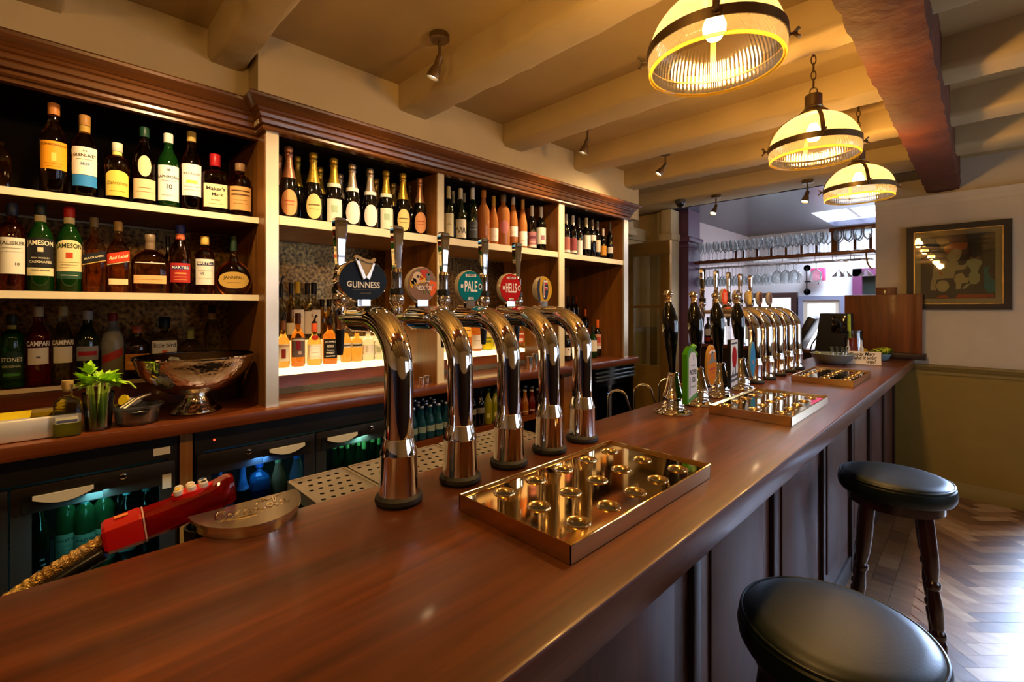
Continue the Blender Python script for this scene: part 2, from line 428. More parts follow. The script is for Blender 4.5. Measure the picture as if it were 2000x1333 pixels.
# far windows: bright panes in frames
WPANE = emis('daylight_pane', '#eef3ff', 4)
def far_window(n, x0, x1, z0, z1, fm, fw, inner=None):
    f = MB()
    Y0, Y1 = 7.52, 7.61
    f.box(x0, x1, Y0, Y1, z1 - fw, z1).box(x0, x1, Y0, Y1, z0, z0 + fw).box(x0, x0 + fw, Y0, Y1, z0 + fw, z1 - fw).box(x1 - fw, x1, Y0, Y1, z0 + fw, z1 - fw)
    o = struct(f.build('window_%d' % n, fm, ang=0))
    if inner:
        g = MB(); a, b, c_, d = x0 + fw, x1 - fw, z0 + fw, z1 - fw
        g.box(a, b, Y0 + .02, Y1, d - .05, d).box(a, b, Y0 + .02, Y1, c_, c_ + .05).box(a, a + .05, Y0 + .02, Y1, c_ + .05, d - .05).box(b - .05, b, Y0 + .02, Y1, c_ + .05, d - .05)
        g.build('inner_frame', inner, o, ang=0)
    MB().box(x0 + fw, x1 - fw, 7.59, 7.60, z0 + fw, z1 - fw).build('pane', WPANE, o, ang=0)
BRFR = wood('dark_brown_frame', '#2c1a14', '#49302a', 'X', 8, .4)
far_window(4, -3.0 + .5, -1.842, .80, 1.755, BRFR, .075)
far_window(5, -1.822, -1.275, .75, 1.70, pbr('grey_frame', '#7d839a', .4), .06, pbr('cream_frame', '#c9c2b0', .5))
# purple door frame at the right of the far room
d = MB()
d.box(-1.19, -1.09, 7.50, 7.62, 0, 2.05).box(-1.19, -.2, 7.50, 7.62, 1.95, 2.05).box(-.3, -.2, 7.50, 7.62, 0, 2.05)
o = struct(d.build('door_2', pbr('plum_paint', '#6b3a5c', .4), ang=0))
MB().box(-1.09, -.3, 7.585, 7.6, 1.66, 1.95).build('dark_transom', pbr('dark_green', '#26302b', .3), o, ang=0)
MB().box(-1.09, -.3, 7.58, 7.6, 0, 1.64).build('bright_pane', WPANE, o, ang=0)
# glazed olive door standing open at the end of the back bar
DY = 4.25
x0, x1, z1 = -2.62, -2.12, 2.195
dm = pbr('olive_door', '#7a6028', .42, var=.05)
d = MB().box(x0, x1, DY, DY + .045, z1 - .13, z1, b=.004).box(x1 - .1, x1, DY, DY + .045, .02, z1 - .13, b=.004).box(x0, x0 + .1, DY, DY + .045, .02, z1 - .13, b=.004)
d.box(x0 + .1, x1 - .1, DY, DY + .045, .02, .96, b=.004).box(x0 + .12, x1 - .12, DY - .006, DY + .02, .12, .86, b=.004).box(x0 + .1, x1 - .1, DY + .008, DY + .037, 1.535, 1.56)
o = struct(d.build('door_1', dm))
MB().box(x0 + .1, x1 - .1, DY + .02, DY + .025, .96, z1 - .13).build('pane', CLEARGLASS, o, ang=0)
t = MB().box(-2.86, -2.8, 3.84, 4.97, 0, 1.25).box(-2.86, -2.46, 4.955, 4.98, 0, 1.25)
struct(t.build('trim_7', OLIVE, ang=0))
t = MB().box(-2.86, -2.785, 3.84, 4.97, 1.25, 1.31).box(-2.86, -2.46, 4.945, 4.98, 1.25, 1.31)
struct(t.build('trim_8', pbr('grey_rail', '#8b8274', .5), ang=0))
# ================================================================= BAR COUNTER
BX0, BX1, BZ = -1.055, -.395, 1.10
BY0 = -2.2
bar = thing('bar_counter', 'long panelled dark wood bar running from the foreground to the far wall', 'bar counter', (0, 0, 0))
boxed('bar_top', BARTOP, (BX0, BX1, BY0, 5.22, 1.03, BZ), bar, .007)
boxed('carcass', PANELD, (-.96, -.545, BY0, 5.2, .12, 1.03), bar)
boxed('plinth', PANELD, (-.94, -.56, BY0, 5.2, 0, .12), bar)
st = [-1.43, -.78, -.12, .53, 1.195, 1.853, 2.594, 3.281, 3.90, 4.55, 5.16]
for a, b in zip(st, st[1:]):
    mb = MB().box(-.55, -.535, a + .02, b - .02, .1, 1.03)
    mb.box(-.54, -.527, a + .11, b - .11, .22, .93, b=.006)
    mb.build('front_panel', PANELW, bar, ang=30)
for a in st: boxed('stile', PANELD, (-.55, -.518, a - .022, a + .022, .02, 1.03), bar, .004)
boxed('front_skirting', PANELD, (-.55, -.522, BY0, 5.2, 0, .11), bar, .004)
boxed('back_panel', BLACKP, (-.985, -.96, BY0, 5.2, .1, 1.03), bar)
# raised hatch at the end of the bar
flap = thing('bar_hatch', 'raised wooden bar hatch standing upright at the far end of the bar', 'bar hatch', (-.605, 5.13, 1.10))
boxed('hatch_board', FLAPW, (-.265, .265, -.018, .018, .055, .552), flap, .004)
boxed('hinge_rail', PANELD, (-.30, .29, -.03, .05, .001, .055), flap, .004)
boxed('edge_batten', FLAPW, (.215, .268, -.024, -.018, .055, .552), flap, .002)
boxed('catch_block', FLAPW, (-.045, .095, .02, .1, .50, .615), flap, .004)
MB().tube([(.02, .018, .59), (.02, -.01, .59), (.02, -.01, .56)], .006).build('brass_catch', BRASS_D, flap)

# ================================================================= BACK BAR
back = thing('back_bar_shelving', 'tall dark wood back bar shelving in four bays under a moulded cornice', 'shelving', (0, 0, 0))
XB = -2.80
UP = [(.66, .715), (1.574, 1.621), (2.668, 2.734), (3.555, 3.63)]
for i, (a, b) in enumerate(UP):
    o = boxed('upright', SHELFW, (XB, -2.212, a, b, 1.10, 2.325), back)
    boxed('edge_strip', ALU if i in (0, 3) else EDGE, (-2.212, -2.20, a + .002, b - .002, 1.10, 2.32), o)
boxed('left_upright', SHELFW, (XB, -2.31, -.98, -.94, 1.10, 2.325), back)
for i in range(3):
    a, b = UP[i][1], UP[i + 1][0]
    o = boxed('shelf', SHELFW, (XB, -2.222, a, b, 1.918, 1.95), back)
    boxed('edge_strip', EDGE, (-2.222, -2.208, a, b, 1.913, 1.953), o)
for z in (1.947, 1.597):
    o = boxed('shelf', SHELFW, (XB, -2.312, -.94, .66, z - .024, z - .003), back)
    boxed('edge_strip', EDGE, (-2.312, -2.30, -.94, .66, z - .026, z), o)
m, nt, b = new('mottled_mirror')                                     # old foxed mirror behind the bottles
N = nt.nodes.new; L = nt.links.new
tc = N('ShaderNodeTexCoord'); n = N('ShaderNodeTexNoise'); n.inputs['Scale'].default_value = 55; n.inputs['Detail'].default_value = 6
n3 = N('ShaderNodeTexNoise'); n3.inputs['Scale'].default_value = 5; n3.inputs['Detail'].default_value = 4
L(tc.outputs['Object'], n.inputs['Vector']); L(tc.outputs['Object'], n3.inputs['Vector'])
r = N('ShaderNodeValToRGB'); e = r.color_ramp.elements; e[0].position = .35; e[1].position = .68
e[0].color = lin('#33230f'); e[1].color = lin('#8f6c38'); L(n.outputs['Fac'], r.inputs['Fac']); L(r.outputs['Color'], b.inputs['Base Color'])
r2 = N('ShaderNodeValToRGB'); e = r2.color_ramp.elements; e[0].position = .3; e[1].position = .7; e[0].color = (.2, .2, .2, 1); e[1].color = (.5, .5, .5, 1)
L(n3.outputs['Fac'], r2.inputs['Fac']); L(r2.outputs['Color'], b.inputs['Roughness'])
b.inputs['Metallic'].default_value = .75
MIRR = m
VDARK = pbr('shaded_board', '#100905', .8, spec=.2, var=.3, vscale=6)  # near-black colour puts the cornice's shadow into the bay tops
for a, b_ in [(-.94, .66)] + [(UP[i][1], UP[i + 1][0]) for i in range(3)]:
    wd = a > 2.6
    o = boxed('back_panel', MIRR if not wd else SHELFW, (XB - .015, XB, a, b_, 1.10, 1.915), back)
    boxed('upper_back_panel', VDARK, (XB - .015, XB, a, b_, 1.95, 2.325), back)
boxed('top_board', VDARK, (XB, -2.23, UP[0][0], 3.63, 2.325, 2.345), back)
boxed('top_board', VDARK, (XB, -2.33, -.98, UP[0][0], 2.325, 2.345), back)
# moulded cornice swept around the step in plan
prof = [(-.03, 2.315), (.012, 2.315), (.018, 2.322), (.018, 2.332), (.008, 2.338), (.02, 2.343), (.024, 2.358), (.022, 2.364), (.03, 2.368), (.034, 2.381), (.032, 2.387),
        (.040, 2.391), (.044, 2.400), (.052, 2.403), (.060, 2.412), (.074, 2.422), (.084, 2.430), (.086, 2.440), (.082, 2.446), (-.03, 2.446)]
path = [((-2.30, -1.6), (1, 0)), ((-2.30, .66), (1, -1)), ((-2.20, .66), (1, -1)), ((-2.20, 3.63), (1, 1)), ((-2.78, 3.63), (0, 1))]
vs = []; fs = []; m_ = len(prof)
for (px, py), (nx, ny) in path:
    for o_, z in prof: vs.append((px + nx * o_, py + ny * o_, z))
for i in range(len(path) - 1):
    for j in range(m_):
        k = (j + 1) % m_
        fs.append((i * m_ + j, i * m_ + k, (i + 1) * m_ + k, (i + 1) * m_ + j))
MB().add(vs, fs).build('cornice', CORNW, back, ang=25)
MB().box(-2.33, -2.30, -.94, .66, 2.30, 2.325).build('head_rail', CORNW, back, ang=0)
# worktop
cnt = boxed('back_counter', COUNTERW, (-2.82, -2.15, -1.6, 3.72, 1.05, 1.10), None, .005)
tag(cnt, 'reddish wooden worktop running along under the bottle shelves', 'worktop')
# lit steps for the bottles
LITP = emis('lit_acrylic', '#ffdb98', 3.0)
LITP2 = emis('lit_acrylic_riser', '#ffcf80', 1.3)
MESHG = pbr('grey_mesh', '#5d5a52', .6, bump=.8, bscale=250)
def lit_step(a, b, xf_, label, lit=True):
    s = thing('bottle_step', label, 'display step', ((XB + xf_) / 2, (a + b) / 2, 1.10), 0, 'bottle steps on the back counter')
    hw = (b - a) / 2; x0 = XB + .002 - (XB + xf_) / 2; x1 = xf_ - (XB + xf_) / 2
    boxed('box', COUNTERW, (x0, x1 - .002, -hw, hw, .001, .095), s)
    boxed('mesh_strip', MESHG, (x1 - .002, x1 + .006, -hw, hw, .001, .032), s)
    boxed('lower_light', LITP if lit else EDGE, (x0 + .13, x1 + .004, -hw, hw, .095, .125), s, .002)
    boxed('riser', LITP2 if lit else COUNTERW, (x0, x0 + .13, -hw, hw, .095, .255), s)
lit_step(.722, 1.567, -2.49, 'glowing stepped bottle display beside the nearest bright upright')
lit_step(1.628, 2.60, -2.49, 'glowing stepped bottle display in the middle bay behind the chrome taps')
s = thing('bottle_step', 'low unlit wooden bottle step behind the celery and the silver bowl', 'display step', (-2.69, -.14, 1.10), 0, 'bottle steps on the back counter')
boxed('box', COUNTERW, (-.108, .09, -.79, .79, .001, .125), s)
boxed('front_lip', EDGE, (.09, .10, -.79, .79, .11, .127), s)
s = thing('wine_riser', 'dark stepped riser for red wine bottles in the furthest bay', 'display step', (-2.66, 3.14, 1.10))
boxed('lower_tread', PANELD, (-.13, .15, -.40, .30, .001, .12), s); boxed('upper_tread', PANELD, (-.13, .03, -.40, .20, .12, .24), s)
# ================================================================= UNDER THE WORKTOP
def fridge(name, label, y0, y1, doors, sticker=False, led=None, z1=1.035):
    f = thing(name, label, 'bottle fridge', (-2.49, (y0 + y1) / 2, 0))
    ym = (y0 + y1) / 2; xf_ = .27
    c = MB()
    a, b = y0 - ym, y1 - ym
    c.box(-.30, xf_, a, a + .03, .04, z1).box(-.30, xf_, b - .03, b, .04, z1).box(-.30, -.27, a, b, .04, z1).box(-.30, xf_, a, b, .04, .12)
    c.box(-.30, xf_ + .002, a, b, .955, z1)
    c.build('cabinet', FRIDGE, f, ang=0)
    boxed('wire_shelf', STEEL, (-.26, .24, a + .03, b - .03, .555, .562), f)
    for (p, q) in doors:
        p -= ym; q -= ym
        d = MB().box(xf_, xf_ + .022, p, q, .86, .948, b=.003).box(xf_, xf_ + .022, p, q, .13, .18).box(xf_, xf_ + .022, p, p + .048, .18, .86).box(xf_, xf_ + .022, q - .048, q, .18, .86)
        dd = d.build('door', FRIDGE, f, ang=30)
        MB().box(xf_ + .008, xf_ + .012, p + .048, q - .048, .18, .86).build('door_glass', FRDOOR, dd, ang=0)
        pass
        pass
        cx = p + .125 if (led is None or p > 0) else q - .125
        hb = MB().prism([(cx - .075 + .15 * k / 10, .905 - .022 * math.sin(PI * k / 10)) for k in range(11)] + [(cx + .075, .918), (cx - .075, .918)], xf_ + .022, xf_ + .036, fn=lambda a_, b_, h: (h, a_, b_))
        hb.build('handle', pbr('satin_handle', (.85, .82, .72, 1), .35, .4), dd)
        MB().prism([(cx - .1, .918), (cx + .1, .918), (cx + .1, .865), (cx - .1, .865)], xf_ + .022, xf_ + .026, fn=lambda a_, b_, h: (h, a_, b_)).build('handle_recess', BLACKP, dd, ang=0)
        ly = cx + (.155 if (led is None or p > 0) else -.155)
        MB().lathe([(0, 0), (.011, 0), (.011, .005), (.007, .007), (0, .007)], 16, c=(xf_ + .022, ly, .925), axis='x').build('lock', CHROME, dd)
    if sticker:
        MB().box(xf_ + .002, xf_ + .003, b - .075, b - .022, .972, 1.0).build('rating_plate', WHITE, f, ang=0)
        MB().box(xf_ + .0221, xf_ + .0226, doors[-1][1] - ym - .04, doors[-1][1] - ym - .012, .845, .90).build('paper_sticker', flat('#b8b4aa'), f, ang=0)
    if led is not None:
        MB().lathe([(0, 0), (.004, 0), (.004, .003), (0, .003)], 10, c=(xf_ + .002, led - ym, .995), axis='x').build('red_indicator', emis('red_led', '#ff3018', 6), f)
    return f
fridge('bottle_fridge', 'black bottle fridge at the left holding green gin bottles, with white sticker', -.56, .345, [(-.55, -.105), (-.10, .335)], True)
fridge('bottle_fridge', 'black double-door bottle fridge with small red light behind the red soda gun', .402, 1.352, [(.407, .872), (.878, 1.347)], False, .47)
o = boxed('support_post', POSTW, (-2.26, -2.21, .352, .394, 0, 1.05)); tag(o, 'narrow yellowish wooden post between the two black fridges', 'post')
u = thing('open_shelf_unit', 'open dark shelf unit with wooden edge under the worktop behind the taps', 'shelf unit', (-2.48, 2.035, 0))
boxed('back_board', BLACKP, (-.30, -.28, -.66, .66, .03, 1.045), u)
boxed('side_board', PANELD, (-.28, .26, -.66, -.635, .03, 1.045), u); boxed('side_board', PANELD, (-.28, .26, .635, .66, .03, 1.045), u)
boxed('middle_board', BLACKP, (-.28, .26, -.335, -.30, .03, 1.045), u)
boxed('shelf', COUNTERW, (-.28, .275, -.635, .635, .755, .785), u); boxed('lower_shelf', COUNTERW, (-.28, .27, -.635, .635, .32, .35), u)
c = thing('cupboard', 'narrow wooden cupboard with pale knobs between the open shelves and far fridge', 'cupboard', (-2.48, 2.89, 0))
boxed('carcass', SHELFW, (-.3, .27, -.18, .18, .03, 1.04), c)
d = boxed('door', SHELFW, (.27, .288, -.172, .172, .06, 1.02), c, .003)
for z, r_ in ((.95, .013), (.81, .02), (.765, .009)):
    MB().lathe([(0, 0), (r_ * .5, 0), (r_ * .5, .012), (r_, .018), (r_, .024), (r_ * .6, .034), (0, .036)], 16, c=(.288, -.04, z), axis='x').build('knob', pbr('pale_knob', '#d8cdb8', .25), d)
MB().lathe([(0, 0), (.012, 0), (.012, .03), (0, .034)], 12, c=(.288, -.06, .70), axis='x').lathe([(0, 0), (.008, 0), (.008, .035), (0, .038)], 12, c=(.288, -.02, .725), axis='x').build('bottle_opener', CHROME, d)
f = thing('glass_fridge', 'black glass fronted fridge with blue lit edges at far end of worktop', 'bottle fridge', (-2.47, 3.42, 0))
c = MB().box(-.3, .24, -.31, -.28, .04, 1.03).box(-.3, .24, .28, .31, .04, 1.03).box(-.3, -.27, -.31, .31, .04, 1.03).box(-.3, .24, -.31, .31, .04, .12).box(-.3, .27, -.31, .31, .93, 1.03)
c.build('cabinet', BLACKG, f, ang=0)
BLUEM = pbr('blue_highlight_metal', (.30, .42, .52, 1), .22, .8)  # blue highlight of the lit fridge is put into this metal's colour
for z in (1.0, .965, .935): boxed('grille_bar', BLUEM, (.27, .285, -.29, .30, z - .006, z + .008), f, .003)
d = MB().box(.24, .262, -.30, -.25, .13, .925).box(.24, .262, .25, .30, .13, .925).box(.24, .262, -.25, .25, .88, .925).box(.24, .262, -.25, .25, .13, .18).build('door', BLACKG, f, ang=0)
MB().box(.248, .252, -.25, .25, .18, .88).build('door_glass', FRDOOR, d, ang=0)
boxed('shelf', BLUEM, (-.25, .23, -.28, .28, .60, .615), f)

# ================================================================= BOTTLES
STY = {
 'spirit': dict(prof=[(0, 0), (.93, 0), (1, .012), (1, .585), (.97, .63), (.82, .685), (.55, .735), (.40, .77), (.345, .80), (.335, .87), (0, .87)], cap=[(.40, .865), (.41, .87), (.41, .99), (.37, 1), (0, 1)], c0=.87, nk=(.78, .86, .35)),
 'tall': dict(prof=[(0, 0), (.93, 0), (1, .012), (1, .52), (.98, .58), (.86, .66), (.62, .73), (.45, .78), (.40, .82), (.39, .88), (0, .88)], cap=[(.43, .875), (.44, .88), (.44, .99), (.40, 1), (0, 1)], c0=.88, nk=(.78, .87, .41)),
 'longneck': dict(prof=[(0, 0), (.93, 0), (1, .012), (1, .50), (.96, .56), (.75, .63), (.48, .68), (.38, .73), (.36, .88), (0, .88)], cap=[(.41, .80), (.42, .81), (.42, .99), (.38, 1), (0, 1)], c0=.8, nk=(.68, .79, .39)),
 'wine': dict(prof=[(0, 0), (.93, 0), (1, .01), (1, .585), (.96, .63), (.76, .685), (.50, .73), (.40, .77), (.385, .93), (0, .93)], cap=[(.41, .775), (.415, .78), (.40, .99), (.36, 1), (0, 1)], c0=.78, nk=(.7, .77, .4)),
 'burg': dict(prof=[(0, 0), (.93, 0), (1, .01), (1, .46), (.96, .52), (.80, .60), (.58, .69), (.42, .77), (.37, .83), (.36, .93), (0, .93)], cap=[(.40, .80), (.405, .81), (.39, .99), (.36, 1), (0, 1)], c0=.8, nk=(.7, .79, .5)),
 'champ': dict(prof=[(0, 0), (.93, 0), (1, .01), (1, .36), (.97, .43), (.84, .52), (.62, .62), (.46, .71), (.38, .79), (.36, .86), (.36, .93), (0, .93)],
               cap=[(.76, .565), (.655, .62), (.49, .71), (.41, .79), (.385, .86), (.46, .872), (.475, .89), (.40, .905), (.45, .93), (.47, .965), (.40, .99), (.2, 1), (0, 1)], c0=.62, nk=(.56, .615, .75)),
 'square': dict(p=5, prof=[(0, 0), (.92, 0), (.97, .012), (1, .55), (.97, .60), (.78, .66), (.52, .71), (.38, .75), (.31, .78), (.30, .88), (0, .88)], cap=[(.37, .87), (.39, .88), (.39, .98), (.33, 1), (0, 1)], c0=.88, nk=(.77, .86, .33)),
 'squat': dict(p=5, prof=[(0, 0), (.93, 0), (.98, .012), (1, .60), (.97, .66), (.75, .70), (.40, .73), (.29, .75), (.28, .88), (0, .88)], cap=[(.40, .80), (.42, .81), (.42, .99), (.38, 1), (0, 1)], c0=.8, nk=(.74, .79, .3)),
 'flask': dict(p=3.2, sx=.52, prof=[(0, 0), (.94, 0), (.98, .015), (1, .50), (.95, .57), (.72, .66), (.40, .72), (.25, .74), (.24, .86), (0, .86)], cap=[(.28, .74), (.28, .85), (.27, .86), (.29, .87), (.29, .99), (.25, 1), (0, 1)], c0=.86, nk=(.75, .84, .25)),
 'round': dict(sx=.6, prof=[(0, 0), (.55, 0), (.78, .05), (.95, .15), (1, .24), (.96, .34), (.78, .45), (.50, .53), (.28, .58), (.20, .64), (.18, .70), (.15, .86), (0, .86)], cap=[(.19, .74), (.185, .80), (.17, .98), (.14, 1), (0, 1)], c0=.74, nk=(.6, .7, .24)),
 'mini': dict(prof=[(0, 0), (.9, 0), (1, .02), (1, .45), (.92, .52), (.62, .64), (.45, .76), (.40, .93), (0, .93)], cap=[(.44, .925), (.52, .93), (.52, .97), (.45, 1), (0, 1)], c0=.93, nk=(.7, .8, .5)),
 'jug': dict(prof=[(0, 0), (.95, 0), (1, .015), (1, .60), (.97, .68), (.80, .74), (.45, .79), (.36, .80), (.36, .86), (0, .86)], cap=[(.42, .855), (.44, .86), (.44, .99), (.40, 1), (0, 1)], c0=.86, nk=(.79, .85, .37)),
}
GL = {
 'amber': lambda: pbr('amber_spirit_glass', '#d8822c', .03, trans=1, ior=1.35),
 'gold': lambda: pbr('gold_spirit_glass', '#f2c866', .03, trans=1, ior=1.35),
 'honey': lambda: pbr('honey_spirit_glass', '#eeb458', .03, trans=1, ior=1.35),
 'darkamber': lambda: pbr('dark_amber_glass', '#b05a20', .04, trans=1, ior=1.35),
 'clear': lambda: pbr('clear_spirit_glass', '#eef2ee', .02, trans=1, ior=1.33),
 'green': lambda: pbr('green_glass', '#2c7a2a', .04, trans=.9, ior=1.4),
 'ltgreen': lambda: pbr('light_green_glass', '#6ab86e', .05, trans=.9, ior=1.4),
 'dkgreen': lambda: pbr('dark_green_glass', '#0c1a0c', .06, coat=.5),
 'black': lambda: pbr('black_wine_glass', '#0a0807', .07, coat=.5),
 'brown': lambda: pbr('brown_glass', '#1c0d07', .07, coat=.5),
 'rose': lambda: pbr('rose_wine_glass', '#f4a25c', .03, trans=.62, ior=1.34),
 'red': lambda: pbr('red_bitter_glass', '#a01014', .04, trans=.9, ior=1.35),
 'lime': lambda: pbr('lime_drink', '#a8a818', .12, trans=.3),
 'orange': lambda: pbr('orange_drink', '#c67a18', .12, trans=.3),
 'berry': lambda: pbr('berry_drink', '#7a1d14', .12, trans=.3),
 'blue': lambda: pbr('blue_glass', '#2c78a0', .05, trans=.6, ior=1.35),
 'frost': lambda: pbr('frosted_glass', '#c8c4b4', .25, trans=.7, ior=1.35),
}
def label_patch(mb, R, z0, z1, a, p=2, sx=1, shape='r', off=.0006, mi=0, n=9, slope=0):
    def pt(s, z):
        y = R * math.sin(a * s)
        q = max(0, 1 - (abs(y) / R) ** p) ** (1 / p)
        k = (R + off) / R
        return (sx * R * q + off, y * k, z + slope * y)
    vs = []; fs = []; n = 16 if shape == 'o' else n
    zc, hh = (z0 + z1) / 2, (z1 - z0) / 2
    for i in range(n + 1):
        s = -1 + 2 * i / n
        h = hh
        if shape == 'o': h = hh * math.sqrt(max(0.002, 1 - s * s))
        elif shape == 'a':                                       # arched top
            vs += [pt(s, z0), pt(s, z1 - (1 - math.sqrt(max(0, 1 - (s * .95) ** 2))) * hh * .5)]; continue
        vs += [pt(s, zc - h), pt(s, zc + h)]
    for i in range(n): fs.append((2 * i, 2 * i + 2, 2 * i + 3, 2 * i + 1))
    mb.add(vs, fs, mi)
def bottle(u, vtop, wpx, row, style, glass, cap, labels, desc, group, name='bottle', neck=None, cat='bottle', liq=None, face=.75, capm=None):
    X, zb = row
    y, dep = at(u, X)
    H = max(.06, zof(vtop, dep) - zb); R = radius_of(wpx, u, dep)
    st = STY[style]; p = st.get('p', 2); sx = st.get('sx', 1)
    t = thing(name, desc, cat, (X, y, zb + .0012), math.atan2(-y, -X) * face, group)
    seg = 28 if wpx > 30 else 18
    MB().lathe([(r * R, z * H) for r, z in st['prof']], seg, p=p, sx=sx).build('glass_body', GL[glass](), t, ang=50)
    cm = capm or (flat(cap, .35) if cap else None)
    if cm: MB().lathe([(r * R, z * H) for r, z in st['cap']], max(14, seg * 2 // 3)).build('cap', cm, t, ang=50)
    for lb in labels:
        z0, z1, a, col = lb[:4]; shape = lb[4] if len(lb) > 4 else 'r'; txt = lb[5] if len(lb) > 5 else []; slope = lb[6] if len(lb) > 6 else 0
        mb = MB(); label_patch(mb, R, z0 * H, z1 * H, math.radians(a), p, sx, shape, slope=slope)
        lo = mb.build('label', flat(col), t, ang=60)
        for (s, zc, fr, tc, *rest) in txt:
            dy = rest[0] if rest else 0; ysc = rest[1] if len(rest) > 1 else 1; shr = rest[2] if len(rest) > 2 else 0; arc = rest[3] if len(rest) > 3 else 0
            A = math.radians(a); Wd = 2 * R * (A if p == 2 else math.sin(A)) * fr
            def fn(x, yy, zc=zc, dy=dy, slope=slope, arc=arc):
                x = x + dy * R
                if p == 2:
                    th = x / (R + .001); pos = (sx * (R + .0013) * math.cos(th), (R + .0013) * math.sin(th))
                    lat = pos[1]
                else:
                    q = max(0, 1 - (abs(x) / R) ** p) ** (1 / p); pos = (sx * R * q + .0013, x); lat = x
                return (pos[0], pos[1], zc * H + yy + slope * lat + arc * R * ((x / R) ** 2) * -1)
            if s == '|':                                         # ruled lines / small solid block
                hw = Wd / 2; hh = ysc * H
                vs = [fn(-hw + 2 * hw * k / 6, b_) for k in range(7) for b_ in (-hh, hh)]
                MB().add(vs, [(2 * k, 2 * k + 2, 2 * k + 3, 2 * k + 1) for k in range(6)]).build('printed_mark', flat(tc), lo, ang=0)
            else:
                MB().text(s, 1, fn, width=Wd, ysc=ysc, shear=shr).build('lettering', flat(tc), lo, ang=0)
    if neck:
        nz0, nz1, nr = st['nk']
        mb = MB(); label_patch(mb, nr * R, nz0 * H, nz1 * H, math.radians(75), shape='r'); mb.build('neck_label', flat(neck), t, ang=60)
    return t
INK = '#2b2318'
# ---- left bay, top shelf
G = 'whisky bottles on the top left shelf'; L1 = (-2.385, 1.947)
bottle(3, 262, 40, L1, 'flask', 'amber', None, [], 'clear glass decanter bottle cut off by the left edge, top shelf', G)
bottle(105, 203.6, 57, L1, 'tall', 'honey', '#c27a3a', [(.27, .57, 62, '#eb9a1e', 'r', [('GLENMORANGIE', .53, .95, '#7a4a10'), ('|', .40, .16, '#f4c25a', 0, .045), ('|', .33, .6, '#c07c18', 0, .004), ('|', .30, .5, '#c07c18', 0, .003)])], 'tall amber whisky bottle with bright orange label and copper cap', G)
bottle(165.5, 227, 54, L1, 'tall', 'honey', '#a8783c', [(.275, .60, 62, '#e6ddc8', 'r', [('THE', .55, .16, INK), ('GLENLIVET', .50, .86, INK), ('1824', .40, .3, '#3a5a8a'), ('|', .455, .6, '#8a8070', 0, .003)]), (.14, .27, 62, '#2f7fc0')], 'whisky bottle with white label above a broad blue band', G, neck='#b08c3c')
bottle(229, 281, 50, L1, 'jug', 'amber', '#cfc6ae', [(.10, .52, 60, '#d8bd52', 'a', [('Dalwhinnie', .31, .85, '#8a6a18', 0, 1.2, .25), ('|', .18, .6, '#9a7a20', 0, .004)])], 'squat whisky bottle with pale yellow label and white cap', G, neck='#e0d070')
bottle(282, 250, 46, L1, 'tall', 'darkamber', '#1c3a28', [(.08, .33, 66, '#d8bc90', 'r', [('|', .22, .5, '#8a6f4a', 0, .004), ('|', .17, .7, '#8a6f4a', 0, .003)]), (.36, .62, 34, '#dcc094', 'o')], 'dark whisky bottle with plain tan label and small oval tan label above', G)
bottle(329, 262.6, 44, L1, 'tall', 'green', '#d8d4c6', [(.10, .56, 64, '#e4e2d6', 'r', [('LAPHROAIG', .41, .95, INK), ('10', .28, .22, INK, 0, 1.2), ('|', .36, .6, '#8a8a80', 0, .003), ('|', .17, .6, '#8a8a80', 0, .003), ('|', .5, .12, '#5a5a50', 0, .012)])], 'green glass whisky bottle with large white label numbered ten', G)
bottle(374, 259, 42, L1, 'tall', 'amber', '#b89a50', [(.19, .58, 62, '#e0ddd4', 'r', [('MACALLAN', .46, .8, '#77706a'), ('|', .36, .5, '#d8c454', 0, .02), ('|', .30, .7, '#a8a49a', 0, .003), ('|', .26, .7, '#a8a49a', 0, .003)])], 'whisky bottle with gold cap and white label carrying a gold strip', G)
bottle(420, 303, 52, L1, 'squat', 'amber', '#a31a20', [(.10, .48, 60, '#e0cf9c', 'r', [("Maker's", .40, .8, INK), ('Mark', .31, .5, INK, .12), ('WHISKY', .22, .42, '#5a4a30'), ('|', .16, .6, '#8a7a50', 0, .003)])], 'squat bourbon bottle with red wax neck and cream label', G)
bottle(469, 321, 46, L1, 'jug', 'darkamber', '#8a6a48', [(.12, .55, 62, '#c99a5c', 'r', [('|', .47, .8, '#5a3a20', 0, .012), ('|', .40, .8, '#5a3a20', 0, .014), ('|', .3, .6, '#8a6030', 0, .003), ('|', .24, .6, '#8a6030', 0, .003)])], 'small bourbon bottle with orange tan label beside the wooden upright', G)
# ---- left bay, middle shelf
G = 'whisky and brandy bottles on the middle left shelf'; L2 = (-2.385, 1.597)
bottle(23.6, 398, 57, L2, 'jug', 'darkamber', '#22283c', [(.19, .60, 64, '#d9d3bc', 'r', [('TALISKER', .535, .92, '#5a5648'), ('10', .30, .14, '#4a4438', .35), ('|', .48, .7, '#9a9484', 0, .003), ('|', .44, .8, '#b0aa98', 0, .002)])], 'whisky bottle with large white label and navy cap at far left', G)
bottle(79, 400, 56, L2, 'tall', 'green', '#1d2420', [(.27, .60, 66, '#1e1c1c', 'r', [('JAMESON', .545, .92, '#e6dcb8', 0, 1.3, 0, .06), ('|', .47, .18, '#d8cca0', 0, .025), ('IRISH WHISKEY', .375, .6, '#c8c0a0'), ('CASKMATES', .33, .74, '#e6dcb8')]), (.175, .265, 66, '#d8cd9c', 'r', [('STOUT EDITION', .235, .6, '#3a3426')])], 'green whiskey bottle with black label over a cream strip', G, neck='#d8c890')
